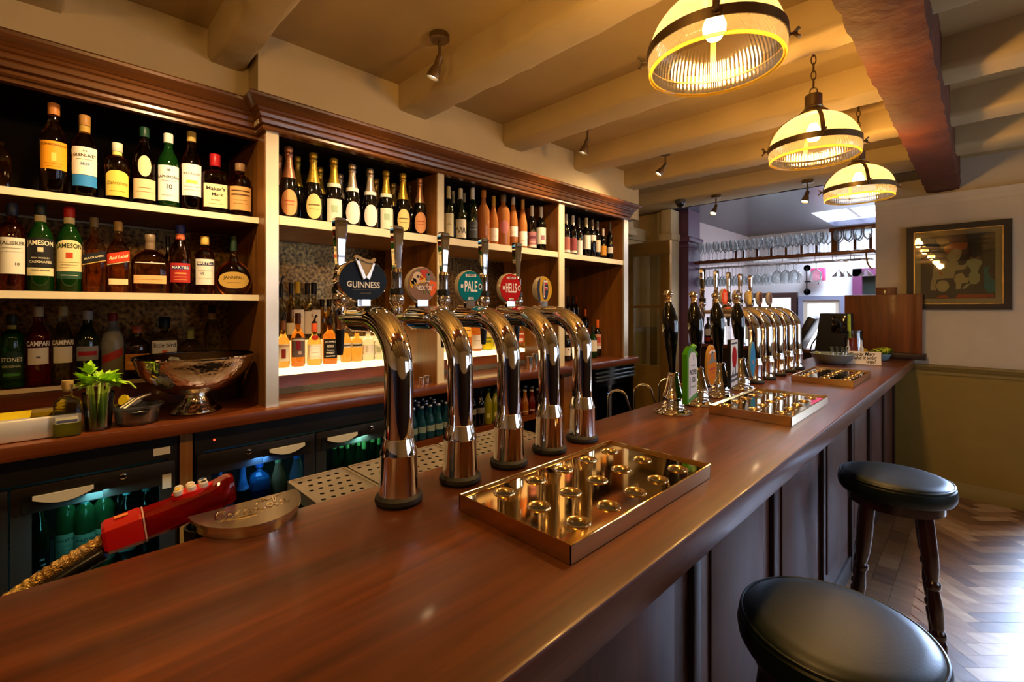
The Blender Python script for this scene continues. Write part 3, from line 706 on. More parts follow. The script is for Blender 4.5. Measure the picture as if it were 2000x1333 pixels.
bottle(135.5, 405, 53, L2, 'tall', 'green', '#b4201c', [(.235, .60, 66, '#e3d196', 'a', [('JAMESON', .53, .92, '#2c3a20', 0, 1.3, 0, .06), ('|', .42, .22, '#b8421e', 0, .032), ('|', .34, .7, '#a89860', 0, .003), ('|', .31, .6, '#a89860', 0, .003), ('|', .28, .7, '#a89860', 0, .002)]), (.15, .23, 66, '#274a36', 'r', [('|', .19, .6, '#c8c8a0', 0, .004)])], 'green whiskey bottle with red cap and yellow label', G, neck='#e0cf94')
bottle(184, 426, 47, L2, 'square', 'amber', '#6a5a40', [(.40, .52, 75, '#1a1a1c', 'r', [('BLACK LABEL', .46, .85, '#e0d4a8')], .30), (.385, .395, 75, '#c8a850', 'r', [], .30)], 'square amber bottle with slanted black label', G)
bottle(231, 434, 45, L2, 'square', 'amber', '#b08c4a', [(.42, .56, 75, '#c23a1c', 'r', [('Red Label', .49, .85, '#f0dca8', 0, 1.2, .2)], .26), (.405, .415, 75, '#e0c890', 'r', [], .26), (.11, .19, 55, '#dccb96')], 'square amber bottle with slanted red label and gold cap', G)
bottle(293, 459, 74, L2, 'flask', 'amber', None, [(.16, .30, 58, '#d9ab6c', 'r', [('|', .23, .8, '#b0854c', 0, .004)]), (.50, .515, 50, '#d8d0b8')], 'wide flat clear bourbon bottle with glass neck and tan strip label', G, capm=pbr('cork_brown', '#8a7050', .4, trans=.4))
bottle(328, 462, 22, (-2.56, 1.597), 'longneck', 'black', '#14110e', [], 'slim dark bottle half hidden behind the wide flat bourbon bottle', G)
bottle(352, 441, 45, L2, 'tall', 'darkamber', '#232a6a', [(.16, .44, 58, '#a52a24', 'r', [('MARTELL', .375, .8, '#f0e4d0'), ('|', .375, .86, '#28306a', 0, .026), ('|', .29, .5, '#d88a50', 0, .012), ('|', .24, .6, '#d88a50', 0, .005), ('|', .20, .6, '#d88a50', 0, .004)])], 'brandy bottle with blue cap and red label', G, neck='#b85a30')
bottle(400, 463, 40, L2, 'jug', 'darkamber', '#c9a850', [(.16, .60, 62, '#dcd6c8', 'r', [('|', .52, .85, '#20264a', 0, .03), ('MARTELL', .52, .75, '#e8e0d0'), ('VS', .35, .2, '#6a6a7a', -.3), ('|', .40, .7, '#b0a898', 0, .003), ('|', .27, .7, '#b0a898', 0, .003)])], 'brandy bottle with gold stopper and white label headed by a navy strip', G)
bottle(456, 462, 74, L2, 'round', 'darkamber', '#1f3324', [(.10, .38, 52, '#b8954a', 'o', [('JANNEAU', .28, .62, '#3a2c10'), ('|', .2, .4, '#6a5420', 0, .004)])], 'round bellied brandy flask with gold oval label and green neck', G)
# ---- left bay, bottles standing on the low step
G = 'bottles standing on the low left step'; L3 = (-2.665, 1.227)
bottle(23, 614.6, 49, L3, 'jug', 'green', '#2a2a24', [(.12, .50, 62, '#16301a', 'a', [("STONE'S", .38, .9, '#d8d8b8', 0, 1.3), ('ORIGINAL', .29, .8, '#b8c090'), ('|', .18, .7, '#3a7a3a', 0, .02)])], 'dark green bottle with green arched label at far left of low step', G, neck='#b09a48')
bottle(75, 600, 50, L3, 'tall', 'red', '#c9b98c', [(.27, .48, 52, '#d6d2c0', 'r', [('|', .36, .2, '#4a4a4a', 0, .01)]), (.495, .565, 64, '#3a0a0c', 'r', [('CAMPARI', .53, .95, '#f0ece0', 0, 1.5)])], 'deep red aperitif bottle with white label and cream cap', G)
bottle(123, 599, 46, L3, 'tall', 'clear', '#c4b478', [(.27, .48, 52, '#d6d2c0'), (.495, .565, 64, '#6a5a44', 'r', [('CAMPARI', .53, .95, '#f0ece0', 0, 1.5)])], 'nearly empty clear aperitif bottle with white label behind small square bottle', G)
bottle(171, 608, 48, L3, 'tall', 'dkgreen', '#b8b8b0', [(.30, .50, 60, '#8a8c94', 'r', [('|', .40, .8, '#a02030', 0, .03)])], 'dark green vermouth bottle with silver neck behind the celery', G)
bottle(220, 612, 46, L3, 'tall', 'frost', '#8a2418', [(.30, .42, 60, '#a03028', 'r', [], .5)], 'frosted bottle with red cap and slanted red band behind the celery', G)
bottle(268, 637, 52, L3, 'spirit', 'brown', '#b85a38', [(.16, .46, 62, '#d08a3a', 'r', [('|', .4, .7, '#8a4a18', 0, .004), ('|', .3, .8, '#e0a860', 0, .03)])], 'dark brown bottle with orange label and orange cap beside the bowl', G)
bottle(321, 620, 54, L3, 'squat', 'clear', '#1b2430', [(.24, .60, 60, '#d4d2cc', 'r', [('little bird', .52, .9, '#3a3a40', 0, 1.3), ('|', .40, .22, '#d86a48', 0, .035)])], 'square clear gin bottle with black stopper and white label above the bowl', G)
bottle(372, 640, 50, L3, 'flask', 'clear', None, [], 'low clear glass decanter behind the silver bowl', G, capm=flat('#8a8a50'))
bottle(414, 596, 34, L3, 'tall', 'clear', '#1a2230', [], 'tall clear bottle with black cap behind the silver bowl', G, neck='#d0b890')
# ---- champagne
G = 'champagne bottles on the upper shelf'; C1 = (-2.33, 1.953); C2 = (-2.50, 1.953)
def champ(u, v, w, foil, lab, desc, row=C1, shape='o', txt=None, collar=None):
    fm = pbr('foil_' + foil.strip('#'), foil, .28, .7, bump=.15, bscale=150)
    la = [] if not lab else [((.055, .40, 52, lab, 'o', txt or []) if shape == 'o' else (.05, .38, 50, lab, 'r', txt or []))]
    return bottle(u, v, w, row, 'champ', 'black', foil, la, desc, G, capm=fm, neck=collar)
PINKF, GOLDF, SILF = '#c48a66', '#d0aa3c', '#cbb8a0'
pt = [('|', .25, .6, '#b8583a', 0, .008), ('|', .20, .5, '#b8583a', 0, .004)]
yt = [('|', .25, .7, '#7a6a38', 0, .010), ('|', .19, .6, '#9a8a50', 0, .004)]
champ(564, 287, 39, PINKF, '#dc9a62', 'champagne bottle with pink foil and pink oval label at left end of row', txt=pt)
champ(612, 299, 37, GOLDF, '#e2c885', 'champagne bottle with gold foil and cream oval label, second from left', txt=yt)
champ(652, 309.5, 36, GOLDF, '#dfe2cc', 'champagne bottle with gold foil and square pale green label, third from left', shape='r', txt=[('|', .24, .4, '#a8c0a0', 0, .05)], collar='#d8e0cc')
champ(688, 321, 34, SILF, '#ece4dc', 'champagne bottle with silver foil and plain white oval label, fourth from left', collar='#e6e2d8')
champ(723, 330, 32, SILF, '#ece6e0', 'champagne bottle with silver foil and plain white oval label, fifth from left', collar='#e6e2d8')
champ(754, 334, 31, GOLDF, '#dfe2cc', 'champagne bottle with gold foil and square pale green label, third from right', shape='r', txt=[('|', .24, .4, '#a8c0a0', 0, .05)], collar='#d8e0cc')
champ(787, 339, 30, GOLDF, '#e6cf88', 'champagne bottle with gold foil and yellow oval label, second from right', txt=yt)
champ(820, 348, 28, PINKF, '#dc9a66', 'champagne bottle with pink foil and pink oval label beside the upright', txt=pt)
for u_, v_, f_, d_ in [(545, 299, PINKF, 'pink foiled champagne bottle half hidden behind the left upright'), (581, 301, GOLDF, 'gold foiled champagne bottle at the back, left of the row'), (625, 323, GOLDF, 'gold foiled champagne bottle peeping out behind the second bottle'),
                       (664, 336, SILF, 'dull silver foiled champagne bottle behind the third bottle'), (734, 346, '#b08a3a', 'dull gold champagne bottle behind the silver foiled pair'),
                       (768, 354, '#b89a50', 'dull gold champagne neck between the two right gold bottles'), (804, 358, SILF, 'pale foiled champagne bottle at the back near the right end')]:
    champ(u_, v_ + 4, 30, f_, None, d_, C2)
# ---- white and rose wines
G = 'white and rose wine bottles on the upper middle shelf'; W1 = (-2.34, 1.953); W2 = (-2.50, 1.953)
line = lambda z, f_, c_, h=.006: ('|', z, f_, c_, 0, h)
bottle(876, 365, 20, W1, 'wine', 'dkgreen', '#d6c48c', [(.08, .50, 66, '#d8cda0', 'r', [line(.3, .4, '#a09468')])], 'dark wine bottle with tall cream label next to the upright', G)
t = bottle(899.5, 369, 22, W1, 'burg', 'dkgreen', '#d4cbb4', [(.08, .42, 66, '#e2dac0')], 'dark wine bottle whose cream label shows a coiled snake', G)
R_ = radius_of(22, 899.5, at(899.5, W1[0])[1]); H_ = zof(369, at(899.5, W1[0])[1]) - 1.953
sq = []
for k in range(25):
    th = -.85 + 1.7 * k / 24; sq.append((R_ * 1.03 * math.cos(th), R_ * 1.03 * math.sin(th), H_ * (.22 + .05 * math.sin(k * .75))))
MB().tube(sq, .0022, 6).build('snake_print', flat('#2a2620'), [c_ for c_ in t.children if c_.name.startswith('label')][0])
bottle(923, 365, 20, W1, 'wine', 'dkgreen', '#d8d4cc', [(.10, .38, 64, '#4a4e54', 'r', [line(.3, .5, '#9a9ea4'), line(.24, .6, '#8a8e94', .01)])], 'dark green wine bottle with slate grey label and white capsule', G)
bottle(944.5, 372, 24, W1, 'spirit', 'rose', '#b5712e', [], 'full rose wine bottle with embossed glass and orange capsule', G)
bottle(964, 384, 19, W1, 'burg', 'rose', '#b98f34', [(.10, .36, 62, '#e6e0d4', 'r', [line(.2, .5, '#b0a898')])], 'rose wine bottle with square white label and gold capsule', G)
bottle(983, 380, 26, W1, 'jug', 'rose', '#b9aa90', [(.25, .50, 40, '#b06a6a', 'o')], 'broad rose wine decanter bottle with glass stopper', G, capm=pbr('cork_brown', '#8a7050', .4, trans=.4))
bottle(1002.5, 379, 18, W1, 'burg', 'rose', '#c9c4bc', [(.22, .40, 62, '#ece6de', 'r', [line(.3, .4, '#b8b0a4')])], 'rose wine bottle with small high white label and silver capsule', G)
bottle(1021, 389, 18, W1, 'burg', 'rose', '#cf9a4a', [(.08, .36, 64, '#eee8dc', 'r', [line(.18, .5, '#c0b8a8')])], 'slim rose wine bottle with white label low down and orange capsule', G)
bottle(1039, 402.5, 18, W1, 'wine', 'black', '#dcd6c6', [(.14, .42, 66, '#a06a70', 'r', [line(.3, .6, '#6a3a48', .03), line(.2, .5, '#d0a0a0', .02)]), (.08, .14, 66, '#dcd2c4')], 'dark wine bottle with pink patterned label, third from right', G)
bottle(1057, 405, 19, W1, 'wine', 'black', '#e2dccb', [(.18, .54, 66, '#e0dccb', 'r', [('|', .32, .35, '#a07080', .15, .05)])], 'dark wine bottle with tall white label bearing a pink flower', G)
bottle(1073, 410, 17, W1, 'wine', 'black', '#3a3034', [(.16, .50, 64, '#8d8f8c', 'r', [('|', .36, .2, '#40403c', 0, .03)])], 'dark wine bottle with grey label beside the right upright', G)
for u_, v_, d_ in [(885, 374, 'wine bottle with cream capsule at the back, behind the cream labelled bottle'), (897, 376, 'wine bottle with dull capsule at the back, left of the snake label'), (906, 371, 'wine bottle with white capsule directly behind the snake label')]:
    bottle(u_, v_, 18, W2 if u_ != 897 else (-2.62, 1.953), 'wine', 'dkgreen', '#b9aa80', [], d_, G)
# ---- red wines in the last bay
G = 'red wine bottles on the furthest upper shelf'; R1 = (-2.34, 1.953)
for u_, v_, w_, cap_, lab_, d_ in [
    (1106, 419, 15, '#e0d8c2', [(.08, .14, 66, '#e4dccc'), (.14, .44, 66, '#b06a5c')], 'red wine bottle with pink picture label next to the left upright'),
    (1119, 422, 16, '#dcd4be', [(.08, .14, 66, '#e4dccc'), (.14, .44, 66, '#9a4a4c')], 'red wine bottle with dark pink picture label, second in the row'),
    (1130.5, 426, 14, '#4a4440', [(.06, .42, 66, '#e6e2d6')], 'red wine bottle with dark capsule and low white label'),
    (1145, 426.5, 17, '#cfc4a0', [(.22, .56, 68, '#e8e2d2')], 'red wine bottle with large high white label and cream capsule'),
    (1157, 430, 14, '#8a7a68', [(.46, .60, 66, '#e4dccc')], 'red wine bottle with narrow white label high on its shoulder'),
    (1167, 433, 12, '#8a8688', [(.2, .5, 66, '#d8c4a8')], 'red wine bottle with silver capsule and beige label'),
    (1178, 447, 13, '#b09a90', [(.15, .45, 66, '#c98a30')], 'red wine bottle with orange label'),
    (1192, 435, 13, '#7a7674', [(.2, .36, 66, '#e0dad0')], 'red wine bottle with small white label near the right end'),
    (1204, 433, 13, '#5a5654', [(.05, .28, 66, '#c9c4b4')], 'red wine bottle with low grey label at the right end')]:
    bottle(u_, v_, w_, R1, 'wine', 'black', cap_, lab_, d_, G)
for k, u_ in enumerate((1112, 1137, 1151, 1185)):
    bottle(u_, 429 + k * 2, 13, (-2.50, 1.953), 'wine', 'black', '#3a3430', [], ['back row red wine bottle nearest the left upright, no label seen', 'back row red wine bottle behind the low white label', 'back row red wine bottle behind the high white label', 'back row red wine bottle behind the orange label'][k], G)
# ---- lit step, nearest bay
G = 'spirits on the nearest glowing step'; S1 = (-2.56, 1.226); S1b = (-2.715, 1.356)
POUR = pbr('black_pourer', '#14120f', .4)
def pourer(t, H, R):
    MB().lathe([(R * .34, H * .99), (R * .34, H * 1.03), (R * .2, H * 1.05), (R * .12, H * 1.06), (0, H * 1.06)], 12).tube([(0, 0, H * 1.04), (0, .004, H * 1.12), (0, .012, H * 1.2)], .0045, 8).build('pourer', POUR, t)
specs = [
 (553, 627, 26, 'honey', '#7a4a28', [(.14, .50, 62, '#e8dcc0', 'r', [('|', .30, .3, '#8a2c1c', 0, .1), ('|', .46, .9, '#c8a070', 0, .02)])], 'rum bottle with cream label and red figure at the left upright', True),
 (582, 612.5, 28, 'amber', '#4a2818', [(.18, .54, 64, '#6a5c58', 'r', [('|', .40, .28, '#8a2430', 0, .09), ('|', .50, .9, '#d8d0c0', 0, .02), ('|', .26, .2, '#d0b0a0', .2, .03)])], 'dark rum bottle with brown cap and smoky grey label', False),
 (614, 632, 29, 'gold', '#d0572c', [(.15, .50, 62, '#f0e6c8', 'r', [('|', .33, .66, '#fbf6e6', 0, .11), ('|', .40, .4, '#b0a078', 0, .004), ('|', .30, .5, '#b0a078', 0, .004)]), (.60, .72, 30, '#b8301c', 'o')], 'golden rum bottle with white label and red round neck seal', True),
 (644, 624, 29, 'amber', '#14110f', [(.13, .56, 62, '#161412', 'r', [("JACK DANIEL'S", .50, .8, '#efe8da', 0, 1.5, 0, .05), ('|', .40, .5, '#b8b0a0', 0, .028), ('Old No.7', .40, .4, '#161412'), ('Tennessee', .31, .6, '#efe8da'), ('WHISKEY', .25, .66, '#efe8da', 0, 1.4), ('|', .18, .7, '#efe8da', 0, .01)])], 'square whiskey bottle with black label behind the dark tap nozzle', True),
 (676, 633, 22, 'honey', '#5a4a30', [(.38, .50, 62, '#d8d0bc', 'r', [('|', .44, .8, '#5a5040', 0, .02)])], 'orange bourbon bottle with narrow white label right of the tap nozzle', False),
 (697, 637, 24, 'honey', '#5a3a24', [(.40, .52, 62, '#d8ccb0', 'r', [('|', .46, .8, '#3a3020', 0, .025)])], 'orange bourbon bottle with white band right of the other orange one', False),
 (719, 640, 24, 'clear', '#c9b890', [(.18, .48, 62, '#eee6d4', 'r', [('|', .35, .22, '#c8bca4', -.3, .1)])], 'clear spirit bottle with white label beside the first tap column', False),
 (741, 643, 22, 'clear', '#a0342c', [(.18, .48, 62, '#dcd8c4', 'r', [('|', .33, .6, '#a8a880', 0, .09)])], 'clear spirit bottle with green printed label behind the first tap column', False),
]
for (u_, v_, w_, g_, cp_, lb_, d_, pr_) in specs:
    sty = 'square' if 'black label behind' in d_ else 'longneck'
    t = bottle(u_, v_, w_, S1, sty, g_, cp_, lb_, d_, G)
    if pr_:
        dep = at(u_, S1[0])[1]; pourer(t, zof(v_, dep) - S1[1], radius_of(w_, u_, dep))
for (u_, v_, w_, g_, cp_, lb_, d_, pr_) in [
 (549, 560, 22, 'clear', '#1a1816', [], 'clear bottle with black pourer at the back by the left upright', True),
 (568, 553, 20, 'gold', '#221a14', [(.1, .3, 60, '#e8dcb8')], 'golden bottle with black cap at the back, left of yellow cap', False),
 (581, 551, 28, 'clear', '#d0a82c', [(.10, .52, 60, '#efe6d2', 'r', [line(.4, .6, '#7a7060', .008)])], 'clear bottle with yellow cap at the back of the glowing step', False),
 (600, 554, 24, 'clear', '#1e1612', [(.1, .5, 60, '#efe4cc')], 'clear bottle with black cap at the back, right of yellow cap', False),
 (613, 553, 28, 'clear', '#1b1a1c', [(.10, .52, 60, '#f2ead8', 'r', [('|', .42, .2, '#8a7a6a', -.5, .03), line(.40, .5, '#9a8a7a', .008)])], 'clear bottle with ridged black cap and white label at the back', False),
 (629, 585, 22, 'gold', '#1f1812', [], 'short golden bottle with black cap behind the whiskey bottle', False),
 (643, 585, 22, 'gold', '#1b1612', [], 'short golden bottle with black cap and white print behind the first tap', False),
 (770, 600, 22, 'clear', '#c8402c', [(.1, .3, 60, '#e8dcc8'), (.3, .42, 50, '#b02c24', 'o')], 'clear bottle with red seal at right end of the nearest glowing step', False)]:
    t = bottle(u_, v_, w_, S1b, 'longneck', g_, cp_, lb_, d_, G)
    if pr_:
        dep = at(u_, S1b[0])[1]; pourer(t, zof(v_, dep) - S1b[1], radius_of(w_, u_, dep))
# ---- lit step, middle bay
G = 'liqueurs on the middle glowing step'; S2 = (-2.56, 1.226)
for (u_, v_, w_, s_, g_, cp_, lb_, d_) in [
 (892, 622, 22, 'spirit', 'amber', '#9a5a20', [(.2, .5, 62, '#e4d8bc')], 'amber liqueur bottle with white label behind the second tap column'),
 (910, 615, 22, 'spirit', 'honey', '#8a3a1c', [(.1, .4, 62, '#d0691c', 'r', [('|', .3, .5, '#f0c890', 0, .03)])], 'orange liqueur bottle with orange label between second and third taps'),
 (931, 618, 22, 'spirit', 'darkamber', '#b0601c', [(.08, .46, 64, '#e6dcd0', 'r', [line(.3, .5, '#a09080')]), (.52, .58, 64, '#d8861c')], 'dark liqueur bottle with white label and orange band'),
 (950, 622, 26, 'jug', 'lime', '#e2c81c', [(.06, .36, 64, '#e6d414', 'r', [('|', .28, .6, '#8a8a14', 0, .04)]), (.42, .66, 64, '#f0e688')], 'bright yellow liqueur bottle behind the third tap column'),
 (969, 630, 22, 'spirit', 'gold', '#e8d040', [(.1, .4, 62, '#f0e060')], 'yellow liqueur bottle half hidden by the third tap column'),
 (1012, 628, 26, 'spirit', 'honey', '#b83a1c', [(.2, .62, 64, '#d8562c', 'r', [('|', .52, .7, '#f4e0c0', 0, .03), ('|', .3, .5, '#f8ecdc', .1, .06)])], 'orange bottle with red and white label between third and fourth taps'),
 (1034, 632, 24, 'spirit', 'honey', '#d0b060', [(.28, .56, 62, '#6a8cd0')], 'orange bottle with pale blue label left of the fourth tap column')]:
    bottle(u_, v_, w_, S2, s_, g_, cp_, lb_, d_, G)
# ---- last bay on the counter
G = 'red wine bottles on the stepped riser'
for k, (u_, v_, w_, row, cp_, lb_, d_) in enumerate([
 (1119, 579, 13, (-2.72, 1.341), '#2a2422', [], 'red wine bottle with black capsule at the back left of the riser'),
 (1110, 578, 12, (-2.72, 1.341), '#26201e', [], 'red wine bottle hidden beside the upright at the back of the riser'),
 (1127, 579, 13, (-2.72, 1.341), '#c0501c', [(.1, .4, 60, '#b04a28')], 'red wine bottle with orange capsule, back row left'),
 (1137, 580, 13, (-2.72, 1.341), '#b84a1a', [(.1, .3, 60, '#e0d8c8')], 'red wine bottle with orange capsule, back row right'),
 (1143, 604, 14, (-2.60, 1.221), '#d8661a', [(.1, .4, 60, '#a83a24')], 'wine bottle with bright orange capsule, middle row left'),
 (1154, 603, 14, (-2.60, 1.221), '#d8661a', [(.1, .3, 60, '#e0d8c8')], 'wine bottle with bright orange capsule, middle row right'),
 (1167, 625, 15, (-2.44, 1.10), '#d8601a', [(.28, .60, 66, '#d89a80', 'r', [('|', .45, .6, '#b84a30', 0, .08)]), (.2, .28, 66, '#e8e2d6')], 'front wine bottle with orange capsule and red patterned label'),
 (1158, 638, 16, (-2.40, 1.10), '#241c1a', [(.2, .56, 66, '#e4dcc8')], 'front green wine bottle with tall plain cream label'),
 (1107, 640, 15, (-2.40, 1.10), '#d8d0c0', [(.16, .40, 66, '#e8e0d0', 'r', [('|', .35, .2, '#4a4440', .3, .02)])], 'front wine bottle with white label beside the left upright'),
 (1119, 640, 15, (-2.42, 1.10), '#5a5450', [(.2, .5, 66, '#5a524c')], 'front wine bottle with grey label behind the fifth tap')]):
    bottle(u_, v_, w_, row, 'wine', 'black' if 'green' not in d_ else 'green', cp_, lb_, d_, G)
# ---- fridges
G = 'bottles in the left fridge'
def frow(X, v, u): return (X, zof(v, at(u, X)[1]) - .30)
FZ = .563
def fbottle(u, v, w, X, style, g, cp, lb, d, G, H=.31, **k):
    y, dep = at(u, X); zb = zof(v, dep) - H
    return bottle(u, v, w, (X, max(.563, zb)), style, g, cp, lb, d, G, **k)
fbottle(76, 962, 44, -2.30, 'burg', 'dkgreen', '#1d4560', [(.02, .36, 66, '#0f1418', 'r', [('|', .26, .2, '#d8d8d8', .3, .01), ('|', .2, .2, '#d8d8d8', .4, .01), ('|', .15, .2, '#d8d8d8', .1, .008)])], 'dark wine bottle with blue capsule and black label, left in the fridge', G)
vt = lambda: [(.06, .46, 66, '#aab49a', 'r', [('VIALETTO', .39, .75, '#2a342c'), ('|', .33, .5, '#7a8878', 0, .003), ('|', .28, .5, '#7a8878', 0, .003)]), (.70, .76, 80, '#59a8b8')]
fbottle(129, 949, 45, -2.32, 'jug', 'ltgreen', '#101312', vt()[:1], 'green gin bottle with pale label, left of the three', G, neck='#59a8b8')
fbottle(166, 949, 45, -2.30, 'jug', 'ltgreen', '#101312', vt()[:1], 'green gin bottle with pale label, middle of the three', G, neck='#59a8b8')
fbottle(203, 940, 45, -2.33, 'jug', 'ltgreen', '#101312', vt()[:1], 'green gin bottle with pale label, right of the three', G, neck='#59a8b8')
fbottle(248, 931, 40, -2.32, 'wine', 'black', '#6fb4be', [(.1, .42, 64, '#b8c4c4')], 'dark wine bottle with pale blue capsule right of the gin bottles', G)
fbottle(231, 936, 36, -2.50, 'wine', 'black', '#4a8a94', [], 'dark wine bottle with teal capsule at the back of the left fridge', G)
fbottle(286, 925, 40, -2.36, 'wine', 'black', '#5a9aa4', [], 'dark wine bottle with dull blue capsule at right side of the left fridge', G)
G = 'bottles behind the left door of the double fridge'
fbottle(429, 905, 22, -2.40, 'wine', 'dkgreen', '#4a7a98', [], 'small dark bottle with blue top, leftmost behind the left door', G)
fbottle(473, 897, 34, -2.30, 'champ', 'dkgreen', '#4a7090', [], 'sparkling wine bottle with steel blue foil beside the soda gun tip', G, neck='#8ab8d8')
fbottle(507, 886, 40, -2.30, 'squat', 'blue', '#3a6cb0', [(.1, .5, 60, '#22304a')], 'square blue gin bottle with bright blue stopper', G)
fbottle(544, 878, 34, -2.30, 'burg', 'rose', '#b0a860', [], 'rose wine bottle with cream capsule in the double fridge', G)
fbottle(580, 870, 34, -2.30, 'burg', 'frost', '#2f9ae0', [], 'pale wine bottle with bright sky blue capsule', G)
G = 'green capped wine bottles behind the right door of the double fridge'
for k, (u_, v_, X_) in enumerate([(653, 858, -2.46), (666, 857, -2.46), (678, 853, -2.31), (690, 850, -2.44), (701, 848, -2.32), (711, 855, -2.27), (717, 846, -2.48), (728, 842, -2.33), (741, 848, -2.30)]):
    fbottle(u_, v_, 22, X_, 'burg', 'dkgreen', '#6f9a5c', [(.3, .42, 60, '#4a7a9a')] if X_ > -2.35 else [], 'dark wine bottle with pale green capsule behind right fridge door', G)
# ---- mixers on the open shelf
G = 'small tonic bottles on the open shelf'
n = 0
for r_ in range(4):
    for c_ in range(5):
        y = 1.44 + c_ * .058 + (r_ % 2) * .015; x = -2.25 - r_ * .062
        if y > 1.69: continue
        if n == 0:
            yy, dep = y, None
            t = thing('tonic_bottle', 'small clear blue tinted tonic bottle with silver crown cap on the open shelf', 'bottle', (x, y, .786), 0, G)
            MB().lathe([(a * .0265, b_ * .19) for a, b_ in STY['mini']['prof']], 16).build('glass_body', GL['blue'](), t, ang=50)
            MB().lathe([(a * .0265, b_ * .19) for a, b_ in STY['mini']['cap']], 14).build('crown_cap', pbr('silver_cap', (.75, .78, .8, 1), .25, .9), t, ang=50)
            mb = MB(); label_patch(mb, .0265, .04, .075, 1.3); mb.build('label', flat('#9ab0b4'), t)
            proto = t
        else:
            t = copy_tree(proto); t.location = (x, y, .786)
        n += 1
G = 'soft drink bottles on the open shelf'
MX = (-2.25, .786)
for (u_, v_, g_, cp_, lb_, d_) in [
 (922, 765, 'black', '#1c1c1c', [(.36, .52, 66, '#8a8a86'), (.12, .2, 60, '#2a2a2a')], 'dark cola bottle with grey label, left on the open shelf'),
 (938, 763, 'black', '#1c1c1c', [(.36, .52, 66, '#7a7a78')], 'dark cola bottle with grey label left of the lime bottles'),
 (953, 759, 'lime', '#2c4a24', [(.1, .4, 50, '#8a8c18', 'r', [('|', .25, .4, '#d8d890', 0, .06)])], 'lime yellow juice bottle with dark green cap, left of the pair'),
 (967, 760, 'lime', '#2c4a24', [(.1, .4, 50, '#8a8c18', 'r', [('|', .25, .4, '#d8d890', 0, .06)])], 'lime yellow juice bottle behind the third tap column'),
 (1013, 763, 'berry', '#b8b0a4', [(.10, .24, 66, '#5a1410', 'r', [('|', .17, .6, '#e0d8c8', 0, .02)])], 'dark red juice bottle left of the orange bottle'),
 (1025, 762, 'orange', '#b8b0a4', [(.10, .24, 66, '#a86414', 'r', [('|', .17, .6, '#e8e0d0', 0, .02)])], 'orange juice bottle between the two dark red ones'),
 (1038, 762, 'berry', '#b8b0a4', [(.10, .24, 66, '#5a1410', 'r', [('|', .17, .6, '#e0d8c8', 0, .02)])], 'dark red juice bottle right of the orange bottle'),
 (1050, 760, 'brown', '#8a8680', [], 'dark juice bottle half hidden behind the fourth tap column')]:
    bottle(u_, v_, 15 if u_ > 1000 else 17, MX, 'mini' if u_ > 1000 else 'tall', g_, cp_, lb_, d_, G)
for (u_, v_, d_) in [(1013, 757, 'berry bottle in the second row on the open shelf, left'), (1026, 754, 'berry bottle in the second row on the open shelf, middle'), (1039, 756, 'berry bottle in the second row on the open shelf, right')]:
    bottle(u_, v_, 13, (-2.33, .786), 'mini', 'berry', '#b8b0a4', [], d_, G)
G = 'pale bottles inside the blue fridge'
for k in range(6):
    y = 3.22 + k * .075
    if k == 0:
        t = thing('fridge_bottle', 'pale labelled bottle in row inside the far blue fridge', 'bottle', (-2.30, y, .617), 0, G)
        MB().lathe([(a * .03, b_ * .22) for a, b_ in STY['mini']['prof']], 14).build('glass_body', GL['dkgreen'](), t, ang=50)
        mb = MB(); label_patch(mb, .03, .02, .11, 1.3); mb.build('label', flat('#b8b8a0'), t)
        proto = t
    else:
        t = copy_tree(proto); t.location = (-2.30, y, .617)
# ================================================================= ON THE LEFT WORKTOP
HAM, nt, b_ = new('hammered_silver')
b_.inputs['Metallic'].default_value = 1; b_.inputs['Base Color'].default_value = (.78, .72, .64, 1); b_.inputs['Roughness'].default_value = .12
tc = nt.nodes.new('ShaderNodeTexCoord'); vo = nt.nodes.new('ShaderNodeTexVoronoi'); vo.inputs['Scale'].default_value = 75; vo.feature = 'SMOOTH_F1'
bp = nt.nodes.new('ShaderNodeBump'); bp.inputs['Strength'].default_value = .35; bp.inputs['Distance'].default_value = .004
nt.links.new(tc.outputs['Object'], vo.inputs['Vector']); nt.links.new(vo.outputs['Distance'], bp.inputs['Height']); nt.links.new(bp.outputs['Normal'], b_.inputs['Normal'])
bw_ = thing('punch_bowl', 'large hammered silver footed punch bowl on the left worktop', 'bowl', (-2.335, .43, 1.10))
R = .212
MB().lathe([(0, .075), (.05, .077), (.10, .09), (.15, .122), (.19, .168), (.206, .208), (.212, .228), (.217, .233), (.214, .236), (.206, .229), (.19, .19), (.15, .14), (.10, .105), (0, .092)], 64).build('bowl_body', HAM, bw_)
MB().lathe([(0, .001), (.085, .001), (.092, .006), (.088, .012), (.074, .022), (.055, .045), (.045, .066), (.044, .08), (0, .08)], 48).build('foot', HAM, bw_)
MB().lathe([(.211, .229), (.217, .231), (.219, .236), (.215, .240), (.210, .237)], 64).build('rim', CHROME, bw_)
ICE = pbr('ice', '#eef4f6', .1, trans=.8, ior=1.31)
rnd = random.Random(3)
for k in range(9):
    t = 2 * PI * k / 9; rr = .14 * (k % 3) / 2 + .02
    o = boxed('ice_cube', ICE, (-.019, .019, -.019, .019, -.017, .017), None, .005)
    tag(o, 'clear ice cube lying in the silver punch bowl', 'ice', 'ice cubes in the punch bowl')
    o.location = (-2.335 + rr * math.cos(t), .43 + rr * math.sin(t), 1.10 + .092 + .017 + .02 + rr * .45); o.rotation_euler = (rnd.uniform(0, 1), rnd.uniform(0, 1), rnd.uniform(0, 3))
